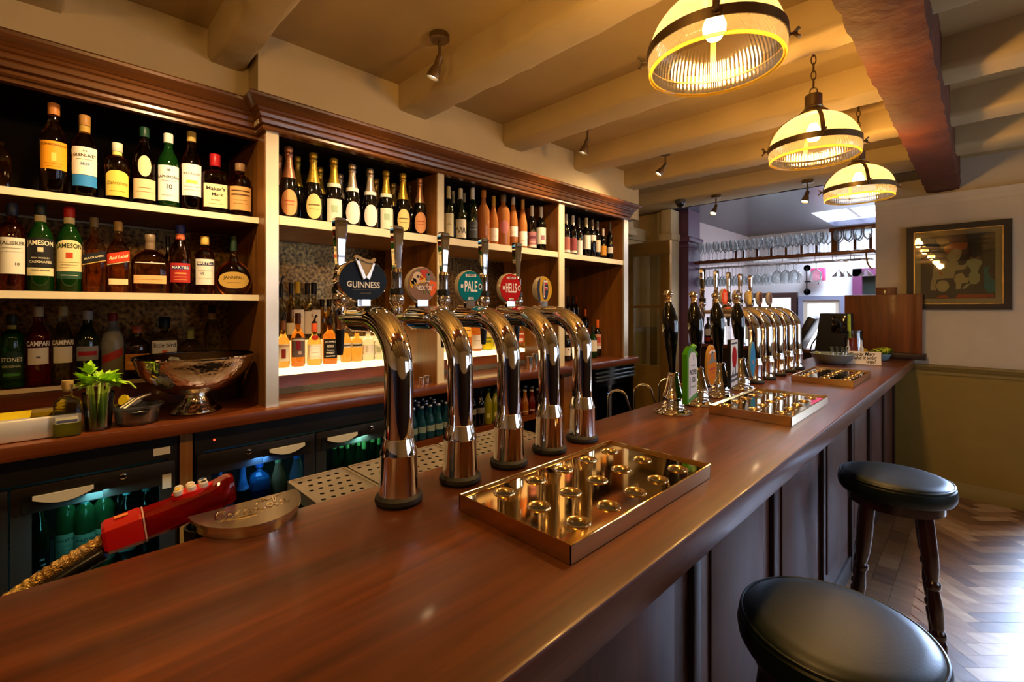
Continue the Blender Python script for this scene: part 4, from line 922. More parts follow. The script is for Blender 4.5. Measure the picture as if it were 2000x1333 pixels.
# celery in a glass
y, dep = at(192, -2.235)
cg = thing('pint_glass', 'tall clear glass holding green celery on the left worktop', 'glass', (-2.235, y, 1.10))
MB().lathe([(0, .001), (.034, .001), (.036, .004), (.046, .135), (.0445, .135), (.034, .010), (0, .010)], 32).build('glass_wall', CLEARGLASS, cg)
CEL = pbr('celery_green', '#a8c83c', .45, var=.12, vscale=40); CELL = pbr('celery_pale', '#cfe07a', .4, var=.1, vscale=40); LEAF = pbr('celery_leaf', '#a4d424', .5, var=.2, vscale=60)
rnd = random.Random(11)
for k in range(7):
    a = 2 * PI * k / 7 + .3; r0 = .019; ln = rnd.uniform(.15, .20)
    s = tag(bpy.data.objects.new('celery_stick', None), 'x', 'celery', 'celery sticks in the glass'); COL.objects.link(s)
    s.location = (-2.235, y, 1.112)
    tp = (.026 * math.cos(a) * 1.25, .026 * math.sin(a) * 1.25, ln - .012)
    MB().tube([(r0 * math.cos(a), r0 * math.sin(a), 0), (.024 * math.cos(a), .024 * math.sin(a), ln * .5), tp], [.0095, .009, .007], 8, ry=[.006, .0055, .004]).build('stalk', CELL if k % 2 else CEL, s)
    lf = MB()
    base = Vector(tp)
    for j in range(15):
        d = Vector((math.cos(a + rnd.uniform(-1.3, 1.3)) * rnd.uniform(.3, 1), math.sin(a + rnd.uniform(-1.3, 1.3)) * rnd.uniform(.3, 1), rnd.uniform(-.15, .9))).normalized()
        sd = d.cross(Vector((0, 0, 1))); sd = (sd if sd.length > .1 else Vector((1, 0, 0))).normalized()
        L_ = rnd.uniform(.03, .055); up = sd.cross(d)
        pts = [base + d * L_ * f + sd * L_ * w_ + up * L_ * b2 for f, w_, b2 in [(0, 0, 0), (.25, .22, .05), (.4, .14, .02), (.6, .32, .08), (.75, .16, .0), (1, .03, -.15), (.75, -.16, .0), (.6, -.32, .08), (.4, -.14, .02), (.25, -.22, .05)]]
        cn = base + d * L_ * .5 - up * L_ * .06
        lf.add([cn] + pts, [(0, i + 1, (i + 1) % 10 + 1) for i in range(10)])
    lf.build('leaves', LEAF, s, ang=80)
    s['label'] = ['celery stick leaning left in the glass', 'pale celery stick at the front left of the glass', 'celery stick at the front of the glass', 'pale celery stick leaning right towards the tub', 'celery stick at the back right of the glass', 'pale celery stick at the back of the glass', 'celery stick leaning back left in the glass'][k]
# long drooping celery stalk towards the tub
s = tag(bpy.data.objects.new('celery_stick', None), 'thin celery stalk arching right over the plastic tub', 'celery', 'celery sticks in the glass'); COL.objects.link(s); s.location = (-2.235, y, 1.112)
MB().tube([(.01, .01, 0), (.012, .012, .12), (.01, .05, .158), (.01, .085, .15), (.012, .105, .125)], [.006, .006, .005, .004, .003], 8).build('stalk', CEL, s)
# small square bottle with yellow liquid
y, dep = at(132, -2.21)
sb = thing('small_bottle', 'small square clear bottle with yellow liquid and cork beside the celery', 'bottle', (-2.21, y, 1.1012), -.05)
MB().lathe([(0, 0), (.033, 0), (.0355, .004), (.0355, .112), (.030, .122), (.016, .130), (.0125, .136), (.012, .165), (.0145, .167), (.0145, .176), (0, .176)], 32, p=6).build('glass_body', GL['clear'](), sb, ang=50)
MB().lathe([(0, .003), (.0325, .003), (.0325, .046), (0, .046)], 32, p=6).build('liquid', pbr('yellow_liquid', '#b9b024', .05, trans=.9, ior=1.34), sb)
MB().lathe([(.011, .15), (.0155, .165), (.0155, .187), (0, .187)], 16).build('cork', pbr('cork', '#a88a4c', .6), sb)
mb = MB().box(.0358, .0362, -.028, .028, .046, .068); mb.build('label', flat('#c9c4a4'), sb, ang=0)
MB().box(.0363, .0366, -.026, .026, .049, .058).build('printed_mark', flat('#4a5068'), sb, ang=0)
# clear plastic tub with tongs
y, dep = at(268, -2.255)
tb = thing('plastic_tub', 'clear plastic tub with metal lid pieces between celery and bowl', 'tub', (-2.255, y, 1.10))
MB().lathe([(0, .001), (.058, .001), (.062, .006), (.072, .062), (.082, .066), (.083, .072), (.079, .073), (.070, .067), (.058, .009), (0, .009)], 40).build('tub_wall', thin_glass('plastic_clear', '#d8d8d4', .1, .12, '#c8c8c4', .08), tb)
MB().lathe([(0, .012), (.05, .012), (.058, .05), (.056, .052), (0, .03)], 24).build('metal_strainer', STEEL, tb)
tg = MB().tube([(.0, -.05, .06), (-.01, -.01, .085), (-.015, .035, .098)], .006, 8).tube([(.02, -.04, .06), (.012, 0, .09), (-.008, .04, .10)], .006, 8)
o = tg.build('ice_tongs', STEEL, None); o.location = (-2.255, y, 1.105); tag(o, 'steel tongs resting in the clear plastic tub', 'tongs')
lp = MB().prism(circle(0, 0, .02, 16), -.004, .004).build('lemon_wedge', pbr('lemon_yellow', '#e2c21c', .4)); lp.location = (-2.31, y - .035, 1.185); lp.rotation_euler = (1.2, .3, .5)
MB().box(-.012, .012, -.012, .012, -.075, -.012).build('stick', WHITE, lp, ang=0)
tag(lp, 'yellow lemon slice upright behind the clear tub', 'lemon')
# brushed steel box at the left edge
bx = thing('condiment_box', 'brushed steel condiment box at the left edge of the worktop', 'box', (-2.30, -.13, 1.10))
boxed('box_body', pbr('pale_steel', (.78, .76, .72, 1), .35, .6), (-.085, .10, -.27, .195, .001, .075), bx, .008)
mb = MB()
mb.box(-.08, .095, -.26, -.06, .075, .078).box(-.08, .095, .075, .19, .075, .078); mb.build('lid', thin_glass('lid_clear', '#e8e0c8', .12), bx, ang=0)
MB().box(-.07, .085, -.05, .18, .0751, .0762).build('yellow_contents', pbr('lemon_yellow', '#e2c21c', .4), bx, ang=0)
# steel measures by the uprights
for k, (u_, X_, r_, h_, d_) in enumerate([(803, -2.26, .02, .045, 'short steel spirit measure by the second upright, left one'), (811, -2.25, .019, .04, 'short steel spirit measure by the second upright, right one'),
                        (1034, -2.27, .024, .09, 'stack of steel cups beside the third upright, left one'), (1045, -2.27, .024, .105, 'stack of steel cups beside the third upright, middle one'), (1057, -2.27, .024, .12, 'stack of steel cups beside the third upright, right one')]):
    y, dep = at(u_, X_)
    if X_ == -2.26: y = 1.54
    if X_ == -2.25: y = 1.50
    o = MB().lathe([(0, .001), (r_ * .8, .001), (r_ * .82, .003), (r_, h_), (r_ * .93, h_), (r_ * .75, .01), (0, .01)], 24).build('steel_cup', pbr('soft_steel', (.75, .70, .6, 1), .25, 1))
    o.location = (X_, y, 1.10); tag(o, d_, 'cup', 'steel measures on the worktop')
# ================================================================= BEER TAPS
def place_text(mb, s, y, z, w, x, ysc=1, shear=0, mi=0, arc=0):
    mb.text(s, 1, lambda a, b: (x, y + a, z + b + arc * a * a), width=w, ysc=ysc, shear=shear, mi=mi)
DARK_CH = pbr('dark_chrome', (.52, .50, .50, 1), .1, 1)  # darker chrome for the handle stems
def beer_tap(loc, badge, label, nozzle=BLACKP):
    t = thing('beer_tap', label, 'beer tap', loc, 0, 'chrome swan neck beer taps on the bar')
    MB().lathe([(0, .0005), (.05, .0005), (.0535, .008), (.052, .016), (.045, .022), (.03, .022)], 36).build('rubber_foot', RUBBER, t)
    MB().lathe([(.044, .02), (.0425, .03), (.0415, .107), (.0425, .109), (.0425, .112), (.0345, .140), (.0335, .146), (.032, .147)], 40).build('collar', CHROME, t)
    pts = [(0, 0, .13)] + [(0, 0, .13 + .165 * k / 4) for k in range(1, 5)]
    Rb = .117
    pts += [(-Rb + Rb * math.cos(PI / 2 * k / 14), 0, .295 + Rb * math.sin(PI / 2 * k / 14)) for k in range(1, 15)]
    pts += [(-.16, 0, .412), (-.212, 0, .412)]
    pipe = MB().tube(pts, .0325, 40)
    pipe.lathe([(.0325, -.002), (.0345, 0), (.0345, .004), (.028, .007), (0, .008)], 36, c=(-.212, 0, .412), axis='-x')
    pipe.build('column', CHROME, t, ang=40)
    MB().tube([(-.214, 0, .412), (-.292, 0, .412)], .0115, 16).lathe([(0, 0), (.018, 0), (.018, .012), (0, .012)], 24, c=(-.24, 0, .412), axis='-x').build('shank', CHROME, t)
    fx = -.305
    fc = MB().lathe([(0, .375), (.012, .377), (.0165, .385), (.0175, .44), (.014, .445), (.022, .455), (.0235, .467), (.020, .478), (.014, .482), (0, .482)], 28, c=(fx, 0, 0))
    fc.build('faucet', CHROME, t)
    MB().lathe([(0, .31), (.0075, .31), (.009, .32), (.0135, .385), (0, .385)], 20, c=(fx, 0, 0)).build('nozzle', nozzle, t)
    MB().lathe([(0, .48), (.0215, .48), (.0215, .495), (.018, .499), (0, .499)], 24, c=(fx, 0, 0)).build('black_ring', BLACKP, t)
    MB().lathe([(0, .497), (.0155, .497), (.0155, .543), (.0165, .546), (.0125, .556), (0, .556)], 24, c=(fx, 0, 0)).build('handle_stem', DARK_CH, t)
    hd = MB()
    secs = [(.55, .0095, .0095), (.57, .0105, .0115), (.62, .012, .0145), (.672, .0135, .018), (.682, .0125, .017), (.685, .008, .012)]
    vs = []; fs = []
    for z, a, b in secs:
        ch = .3
        vs += [(fx + a * q, b * w_, z) for q, w_ in [(1, -1 + ch), (1, 1 - ch), (1 - ch, 1), (-1 + ch, 1), (-1, 1 - ch), (-1, -1 + ch), (-1 + ch, -1), (1 - ch, -1)]]
    for i in range(len(secs) - 1):
        for k in range(8): fs.append((i * 8 + k, i * 8 + (k + 1) % 8, (i + 1) * 8 + (k + 1) % 8, (i + 1) * 8 + k))
    fs += [tuple(range(8))[::-1], tuple(40 + k for k in range(8))]
    hd.add(vs, fs).build('tap_handle', CHROME, t, ang=20)
    if badge: badge(t)
    return t
BX_ = -.172
def lens(t, ry, rz, zc, rim, face, thick=.022, bx=BX_, name='badge'):
    """oval badge facing the customers: chrome stem, housing, printed face"""
    MB().box(bx - .006, bx + .006, -.017, .017, .44, zc - rz + .006).build('badge_stem', CHROME, t, ang=0)
    n = 40
    def ring(k, x): return [(x, ry * k * math.cos(2 * PI * i / n), zc + rz * k * math.sin(2 * PI * i / n)) for i in range(n)]
    hv = ring(.8, bx - thick) + ring(1, bx - thick * .6) + ring(1.02, bx) + ring(.97, bx + .004)
    hf = [tuple(range(n))[::-1]] + [(r * n + i, r * n + (i + 1) % n, (r + 1) * n + (i + 1) % n, (r + 1) * n + i) for r in range(3) for i in range(n)]
    b = MB().add(hv, hf).build(name, rim, t)
    MB().prism([(a, c) for a, c in circle(0, zc, ry * .965, n, rz * .965)], bx + .003, bx + .0055, fn=lambda a, c, h: (h, a, c)).build('face', face, b)
    return b, bx + .0058
def disc(mb, y, z, r, x, mi=0, n=16, rz=None, h=.0006):
    return mb.prism(circle(y, z, r, n, rz or r), x, x + h, mi, fn=lambda a, c, hh: (hh, a, c))
def quad(mb, pts, x, mi=0, h=.0006):
    return mb.prism(pts, x, x + h, mi, fn=lambda a, c, hh: (hh, a, c))
def gl(c): return pbr('gloss_' + c.lstrip('#'), c, .6, spec=.04)
LETW = pbr('white_print', '#f2efe8', .4)
def b_guinness(t):
    b, x = lens(t, .066, .054, .508, CHROME, pbr('badge_black', '#05080f', .4, spec=.2), .045)
    m = MB(); place_text(m, 'G', -.0385, .498, .0125, x, 1.0); place_text(m, 'UINNESS', .0065, .4965, .074, x, 1.15)
    m.build('lettering', LETW, b, ang=0)
    mk = MB(); place_text(mk, 'DRAUGHT', .004, .476, .03, x)
    mk.box(x, x + .0004, -.03, .036, .4845, .4855); mk.build('small_lettering', flat('#6a6248'), b, ang=0)
    g = MB()
    quad(g, [(-.022, .563), (.026, .561), (.006, .512), (.002, .512)], x, h=.004)
    quad(g, [(-.03, .566), (-.022, .571), (-.012, .567), (.006, .560), (.018, .561), (.026, .567), (.030, .561), (.022, .553), (.006, .553), (-.012, .560), (-.02, .556)], x, h=.007)
    g.build('harp_emblem', pbr('old_gold', '#ab935c', .4), b, ang=0)
    h = MB()
    quad(h, [(-.026, .562), (-.019, .562), (.003, .516), (-.004, .510)], x + .001, h=.006); quad(h, [(.012, .510), (.027, .552), (.022, .553), (.016, .538), (.003, .516)], x + .001, h=.006)
    h.build('emblem_edge', pbr('pale_gold', (.88, .84, .74, 1), .3, .5), b, ang=0)
def b_neck(t):
    b, x = lens(t, .049, .049, .504, pbr('clear_rim', '#b8b0a8', .15, coat=.3), gl('#8a6f66'), .02)
    m = MB(); rnd = random.Random(2)
    cols = ['#d8c4ae', '#c23a30', '#e2a81c', '#4a3a3a', '#ea661a', '#a09088', '#6a7a8a', '#7a8a3a']
    disc(m, -.018, .523, .016, x, 0); disc(m, -.03, .512, .009, x, 0)
    quad(m, [(-.008, .545), (.012, .546), (.02, .53), (.012, .52), (-.004, .528)], x, 1)
    quad(m, [(-.006, .53), (.008, .522), (.008, .510), (-.01, .508), (-.012, .52)], x + .0002, 2)
    quad(m, [(-.042, .512), (-.03, .515), (-.028, .505), (-.036, .492), (-.042, .50)], x, 2)
    disc(m, -.017, .526, .004, x + .0008, 3); disc(m, -.009, .525, .0028, x + .0008, 3)
    quad(m, [(.022, .518), (.045, .512), (.046, .495), (.038, .478), (.026, .472), (.018, .49)], x + .0001, 4)
    quad(m, [(.008, .537), (.022, .535), (.026, .520), (.014, .515)], x + .0003, 6)
    for k in range(26):
        a, r_ = rnd.uniform(0, 2 * PI), rnd.uniform(.01, .043)
        disc(m, r_ * math.cos(a), .504 + r_ * math.sin(a), rnd.uniform(.0016, .0038), x + .0003, rnd.randrange(8), 8)
    m.build('swirl_artwork', [flat(c) for c in cols], b, ang=0)
    l = MB(); place_text(l, 'NECK', -.008, .494, .027, x + .0012, 1.6); place_text(l, 'OIL', .022, .494, .016, x + .0012, 1.6); place_text(l, 'BEAVERTOWN', .004, .5135, .034, x + .0012)
    l.build('lettering', LETW, b, ang=0)
def b_round(col, big, top, small):
    def f(t):
        b, x = lens(t, .049, .049, .504, pbr('clear_rim', '#b8b0a8', .15, coat=.3), gl(col), .02)
        m = MB(); place_text(m, big, .001, .503, .05, x, 1.9 if len(big) < 5 else 2.2); m.build('lettering', LETW, b, ang=0)
        p = MB(); quad(p, [(-.02, .5335), (.021, .5345), (.021, .5425), (-.02, .5415)], x); quad(p, [(-.009, .464), (.011, .464), (.011, .4715), (-.009, .4715)], x)
        disc(p, .038, .505, .007, x, n=20, rz=.009); quad(p, [(-.038, .499), (-.030, .499), (-.030, .510), (-.038, .510)], x)
        p.build('white_panel', LETW, b, ang=0)
        q = MB(); place_text(q, top, .0005, .5383, .034, x + .0009, 1.2); place_text(q, small, .001, .4677, .014, x + .0009); disc(q, .038, .505, .0045, x + .0009, 0, 14, .006)
        q.build('dark_lettering', flat('#1c1c24' if col != '#b01c1e' else '#7a1214'), b, ang=0)
    return f
def b_f(t):
    b, x = lens(t, .043, .047, .504, pbr('clear_rim', '#b8b0a8', .15, coat=.3), gl('#c9a236'), .024)
    m = MB(); quad(m, [(y_, z_) for y_, z_ in [(-.041, .504), (-.035, .532), (-.022, .546), (-.026, .504), (-.020, .462), (-.034, .476)]], x)
    disc(m, .004, .504, .0165, x, n=24, rz=.036); m.build('navy_oval', flat('#14162c', .3), b, ang=0)
    l = MB(); place_text(l, 'F', .004, .503, .02, x + .0008, 1.7); l.build('lettering_outline', LETW, b, ang=0)
    l = MB(); place_text(l, 'F', .0045, .503, .0145, x + .0016, 1.9); l.build('lettering', flat('#b0302c', .3), b, ang=0)
TX = -.928
for y, bd, lb, nz in [(.557, b_guinness, 'nearest chrome tap, large black oval badge with gold harp and white lettering', BLACKP),
                   (.733, b_neck, 'second chrome tap, round multicoloured swirling badge', CHROME), (.905, b_round('#0c7386', 'PALE', 'CAMDEN', 'ALE'), 'third chrome tap, round teal badge with white lettering', pbr('grey_nozzle', '#3a3f46', .35)),
                   (1.078, b_round('#b01c1e', 'HELLS', 'CAMDEN', 'LAGER'), 'fourth chrome tap, round red badge with white lettering', pbr('grey_nozzle', '#3a3f46', .35)), (1.245, b_f, 'fifth chrome tap, round blue and gold badge with red letter', pbr('grey_nozzle', '#3a3f46', .35))]:
    beer_tap((TX, y, BZ), bd, lb, nz)
def b_plain(col, col2):
    def f(t):
        b, x = lens(t, .046, .05, .504, pbr('clear_rim', '#b8b0a8', .15, coat=.3), gl(col), .02)
        m = MB(); disc(m, .004, .50, .024, x, 0, 20, .026); quad(m, [(-.03, .52), (.03, .525), (.026, .535), (-.026, .53)], x); m.build('badge_print', flat(col2), b, ang=0)
    return f
for k, (y, bd, lb) in enumerate([(2.95, b_plain('#d8401c', '#e8784c'), 'chrome tap with round red badge, nearest of the five beyond the hand pumps'), (3.165, b_plain('#5a5262', '#b8b0bc'), 'chrome tap with grey purple badge in the far row of five'),
                   (3.38, b_plain('#c89a2c', '#e2c468'), 'chrome tap with round gold badge in the middle of the far five'), (3.60, b_plain('#8a5a3c', '#3a2418'), 'chrome tap with brown badge, fourth of the far five'), (3.82, b_plain('#9a8070', '#6a5448'), 'chrome tap with dull pinkish badge, furthest of all')]):
    beer_tap((-.925, y - .05, BZ), bd, lb)
# ================================================================= HAND PUMPS
def hand_pump(loc, label, clip):
    t = thing('hand_pump', label, 'beer pump', loc, 0, 'black handled beer pumps on the bar')
    MB().lathe([(0, .0005), (.074, .0005), (.0765, .004), (.074, .008), (.064, .011), (.060, .016), (.048, .020), (.043, .028), (.0425, .034), (.045, .037), (.0435, .04), (.0435, .066), (.045, .068), (.042, .073), (.033, .10), (.025, .135), (.021, .155), (.024, .160), (.022, .166), (.014, .170), (0, .170)], 40).build('pump_base', CHROME, t)
    MB().lathe([(0, .168), (.013, .168), (.0135, .19), (.017, .225), (.025, .28), (.032, .335), (.0345, .368), (.032, .40), (.025, .43), (.0165, .452), (.0125, .462), (0, .462)], 32).xf(Matrix(((1, 0, -.06, .007), (0, 1, 0, 0), (0, 0, 1, 0), (0, 0, 0, 1)))).build('pump_handle', BLACKG, t)
    MB().lathe([(0, .46), (.014, .46), (.0155, .466), (.011, .472), (.014, .478), (.011, .483), (.019, .492), (.0205, .500), (.017, .509), (.008, .514), (0, .515)], 24).xf(Matrix(((1, 0, -.06, .007), (0, 1, 0, 0), (0, 0, 1, 0), (0, 0, 0, 1)))).build('finial', pbr('warm_chrome', (.86, .76, .55, 1), .1, 1), t)
    br = MB().tube([(.02, 0, .12), (.06, 0, .125)], .005, 8); br.build('clip_bracket', CHROME, t)
    clip(t)
def slab(t, poly, x0, x1, mat, name='pump_clip', par=None):
    return MB().prism(poly, x0, x1, fn=lambda a, c, h: (h, a, c)).build(name, mat, par or t, ang=30)
def c_green(t):
    pl = [(-.045, .05), (.042, .075), (.046, .22)] + [(.046 - .046 * (1 - math.cos(a)), .22 + .05 * math.sin(a)) for a in (.4, .8, 1.2)] + [(-.005, .282), (-.03, .27), (-.046, .25)]
    b = slab(t, pl, .06, .082, pbr('clip_green', '#3f8a0c', .45, spec=.2))
    slab(t, [(-.033, .072), (.04, .092), (.043, .215), (.03, .25), (.008, .262), (-.018, .254), (-.034, .235)], .082, .0828, gl('#dcdfe8'), 'white_panel', b)
    hp = MB(); rnd = random.Random(4)
    for k in range(9): hp.lathe([(0, -.012), (.008, -.007), (.012, 0), (.008, .007), (0, .012)], 10, c=(.074, .022 + .03 * math.sin(k * 1.9) * .6, .262 + .018 * math.cos(k * 2.3)))
    hp.build('hop_cone', pbr('hop_green', '#4a9a24', .5), b)
    m = MB(); place_text(m, 'PROPER', .004, .176, .066, .0832, 1.5); place_text(m, 'JOB', .008, .146, .034, .0832, 1.5)
    m.build('lettering', flat('#161616'), b, ang=0)
    m = MB(); place_text(m, 'CORNISH IPA', .006, .118, .05, .0832, 1.3); m.build('green_lettering', flat('#8aa88a'), b, ang=0)
    m = MB().box(.0828, .0832, -.028, -.018, .085, .16); quad(m, [(.006, .225), (.012, .225), (.012, .248), (.006, .248)], .0828); m.box(.0828, .0832, -.012, .024, .202, .207); m.build('small_print', flat('#a0a0c0'), b, ang=0)
def c_orange(t):
    b = slab(t, circle(0, .18, .05, 36, .092), .05, .062, pbr('clip_rim', '#c9a050', .25, coat=.3))
    slab(t, circle(0, .18, .0465, 36, .088), .062, .0628, gl('#d07808'), 'face', b)
    m = MB(); quad(m, [(-.044, .19), (.044, .196), (.044, .202), (.028, .206), (.018, .225), (.010, .243), (-.006, .243), (-.012, .225), (-.024, .205), (-.044, .199)], .0628); m.build('grey_castle', flat('#7a766c'), b, ang=0)
    m = MB(); quad(m, [(-.034, .236), (.034, .238), (.03, .246), (0, .250), (-.03, .245)], .0628); m.build('white_band', flat('#ecd8c4'), b, ang=0)
    m = MB(); quad(m, [(-.028, .160), (.030, .163), (.032, .172), (-.026, .170)], .0628); quad(m, [(-.022, .146), (.026, .148), (.026, .153), (-.022, .151)], .0628); quad(m, [(-.012, .128), (.016, .13), (.016, .134), (-.012, .132)], .0628)
    m.build('red_print', flat('#b83408'), b, ang=0)
def c_red(t):
    b = slab(t, [(-.046, .05), (.046, .06), (.046, .285), (-.046, .285)], .05, .066, pbr('clip_black', '#121214', .3))
    slab(t, [(-.044, .115), (.044, .122), (.044, .283), (-.044, .283)], .066, .0668, gl('#dfe2ea'), 'white_panel', b)
    m = MB(); disc(m, 0, .20, .030, .0668, 0, 28, .052); m.build('red_oval', gl('#a01612'), b, ang=0)
    m = MB(); quad(m, [(-.036, .262), (.036, .263), (.036, .272), (-.036, .270)], .0668); quad(m, [(-.03, .118), (-.012, .119), (-.014, .15), (-.02, .135)], .0668); quad(m, [(.004, .12), (.016, .121), (.018, .17), (.008, .14)], .067)
    m.build('dark_print', flat('#26262c'), b, ang=0)
    m = MB(); quad(m, [(-.040, .058), (.042, .066), (.042, .085), (-.040, .078)], .0662); quad(m, [(-.034, .094), (.034, .10), (.034, .108), (-.034, .102)], .0662); m.build('pale_strip', flat('#d8d8dc'), b, ang=0)
def c_blue(t):
    b = slab(t, circle(0, .165, .040, 30, .092), .05, .060, pbr('clip_rim2', '#8aa0a8', .25, coat=.3))
    slab(t, circle(0, .165, .037, 30, .088), .060, .0608, gl('#3488b8'), 'face', b)
    m = MB(); quad(m, [(-.03, .18), (.03, .186), (.02, .198), (.006, .202), (0, .218), (-.008, .2), (-.02, .194)], .0608); m.build('blue_print', flat('#1c70b8'), b, ang=0)
    m = MB(); disc(m, 0, .15, .007, .0608, 0, 14, .009); m.build('small_motif', flat('#b87a7a'), b, ang=0)
for (y, x, lb, cl) in [(1.845, -.905, 'black handled beer pump with green and white clip, nearest of the four', c_green), (2.09, -.905, 'black handled beer pump with orange oval clip', c_orange),
                    (2.345, -.905, 'black handled beer pump with white clip bearing a red oval', c_red), (2.64, -.91, 'black handled beer pump with blue oval clip, furthest of the four', c_blue)]:
    hand_pump((x, y, BZ), lb, cl)
# ================================================================= BRASS DRIP TRAYS
BRD = pbr('dark_well', '#0b0805', .6)
xs = [-.744, -.641, -.541]
def drip_tray(y0, y1, rows, label):
    x0, x1, h = -.795, -.490, .034
    cx, cy = (x0 + x1) / 2, (y0 + y1) / 2
    t = thing('drip_tray', label, 'drip tray', (cx, cy, BZ), 0, 'brass drip trays along the bar')
    a, b = x1 - x0, y1 - y0
    sd = MB().box(-a / 2, -a / 2 + .002, -b / 2, b / 2, .001, h).box(a / 2 - .002, a / 2, -b / 2, b / 2, .001, h).box(-a / 2, a / 2, -b / 2, -b / 2 + .002, .001, h).box(-a / 2, a / 2, b / 2 - .002, b / 2, .001, h)
    sd.build('tray_side', BRASS_D, t, ang=0)
    MB().tube([(-a / 2 + .001, -b / 2 + .001, h), (a / 2 - .001, -b / 2 + .001, h), (a / 2 - .001, b / 2 - .001, h), (-a / 2 + .001, b / 2 - .001, h)], .0022, 8, closed=True).build('rolled_rim', BRASS, t)
    boxed('well', BRD, (-a / 2 + .004, a / 2 - .004, -b / 2 + .004, b / 2 - .004, .002, .008), t)
    hs = [(x - cx, y - cy) for y in rows for x in xs]
    vs, fs = plate_with_holes([(-a / 2 + .002, -b / 2 + .002), (a / 2 - .002, -b / 2 + .002), (a / 2 - .002, b / 2 - .002), (-a / 2 + .002, b / 2 - .002)], [circle(px, py, .0215, 28) for px, py in hs])
    MB().add([(x, y, h - .005) for x, y, z in vs], fs).build('top_plate', BRASS, t, ang=0)
    for px, py in hs:
        MB().lathe([(.0255, h - .0048), (.0245, h - .0022), (.0225, h - .0022), (.0162, h - .0105), (.0155, h - .02), (.0155, .009)], 28, c=(px, py, 0)).build('drain_cup', BRASS_D, t, ang=60)
        MB().prism(circle(px, py, .0166, 24), h - .0112, h - .0103).build('drain_shade_disc', BRD, t, ang=0)  # dark disc stands in for the shade inside the drain
drip_tray(.625, 1.205, [.712, .816, .920, 1.024, 1.128], 'nearest brass drip tray in front of the five chrome taps')
drip_tray(1.935, 2.515, [2.015, 2.12, 2.225, 2.33, 2.435], 'middle brass drip tray beside the black handled pumps')
drip_tray(3.13, 3.70, [3.21, 3.31, 3.415, 3.52, 3.62], 'furthest brass drip tray beside the grey bowl')
# ================================================================= SODA GUN AND HOLDER
ho = thing('soda_gun_holder', 'half round brushed metal holder with embossed script lettering at bar edge', 'holder', (-1.105, .292, BZ))
hn = 28
half = [(.135 * math.sin(PI * k / hn), -.103 * math.cos(PI * k / hn)) for k in range(hn + 1)]
HM = pbr('holder_metal', (.66, .58, .44, 1), .25, 1, bump=.02, bscale=120)
MB().prism(half, .018, .0245).build('cover_plate', HM, ho, ang=40)
band = [(.128 * math.sin(PI * k / hn), -.097 * math.cos(PI * k / hn)) for k in range(hn + 1)]
inner = [(a * .97, b * .97) for a, b in band]
vs = []; fs = []
for (a, b), (c_, d_) in zip(band, inner): vs += [(a, b, .0005), (a, b, .018), (c_, d_, .018), (c_, d_, .0005)]
for i in range(hn):
    for k in range(4): fs.append((4 * i + k, 4 * i + (k + 1) % 4, 4 * i + 4 + (k + 1) % 4, 4 * i + 4 + k))
MB().add(vs, fs + [(0, 1, 2, 3), tuple(4 * hn + k for k in (3, 2, 1, 0))]).build('side_band', pbr('holder_band', (.80, .72, .58, 1), .14, 1), ho, ang=40)
def arc(cx, cy, rx, ry, a0, a1, n=14): return [(cx + rx * math.cos(math.radians(a0 + (a1 - a0) * k / n)), cy + ry * math.sin(math.radians(a0 + (a1 - a0) * k / n))) for k in range(n + 1)]
strokes = [
 arc(2.2, 3.0, 1.5, 2.2, 50, 300) + [(4.0, .4), (7.5, -.4), (11.5, -.6)],                   # C with the long tail
 arc(2.6, 4.6, 1.0, .9, 160, -60, 10),
 arc(4.6, 1.9, .8, 1.1, 0, 360) + [(6.0, 2.4)],
 arc(7.0, 1.9, .8, 1.1, 60, 300),
 arc(9.0, 1.9, .8, 1.1, 20, 340), [(9.8, 3.0), (9.75, 1.2), (10.2, .8), (10.8, 1.6)],
 [(10.6, 2.1), (11.6, 2.3)],
 arc(13.3, 3.0, 1.5, 2.2, 50, 310), arc(14.0, 5.0, 1.3, .8, 200, -20, 10) + [(17.5, 5.6), (21.0, 6.4)],
 arc(15.6, 1.9, .8, 1.1, 0, 360) + [(16.6, 2.4)],
 [(16.9, 1.4), (17.9, 4.0), (17.8, 5.4), (17.2, 5.0), (17.1, 1.6), (17.5, .9), (18.2, 1.5)],
 arc(19.3, 1.9, .8, 1.1, 20, 340), [(20.1, 3.0), (20.05, 1.2), (20.6, .8), (21.3, 1.5)]]
MB().lathe([(0, -.14), (.032, -.14), (.036, -.02), (.032, -.02), (.028, -.13), (0, -.13)], 24, c=(-.055, -.065, 0)).box(-.02, 0, -.09, .09, -.06, .0005).build('gun_cup', BLACKP, ho)
em = MB()
for s_ in strokes:
    pts = []
    for a, b in s_:
        a2 = a + .28 * b
        yy = (a2 - 11.5) * .0066; xx = .066 - b * .0105 + .008
        pts.append((xx, yy * (1 if abs(yy) < .2 else 1), .0248))
    em.tube(pts, .0019, 6)
em.build('embossed_script', pbr('emboss_bright', (.9, .84, .7, 1), .15, 1), ho)
sg = thing('soda_gun', 'red soda gun with coloured buttons resting on the bar back edge', 'soda gun', (-1.155, .025, 1.068))
sg.rotation_euler = (math.radians(7), 0, math.radians(-3))
REDP = pbr('red_plastic', '#c2160e', .25, coat=.4); REDT = pbr('red_clear_plastic', '#b81410', .06, trans=.75, ior=1.3)
sg_c = MB()
def rsec(y, hw, z0, z1, ch=.3):
    w_, hh, zc = hw, (z1 - z0) / 2, (z1 + z0) / 2
    return [(w_ * q, y, zc + hh * p_) for q, p_ in [(1, -1 + ch), (1, 1 - ch), (1 - ch, 1), (-1 + ch, 1), (-1, 1 - ch), (-1, -1 + ch), (-1 + ch, -1), (1 - ch, -1)]]
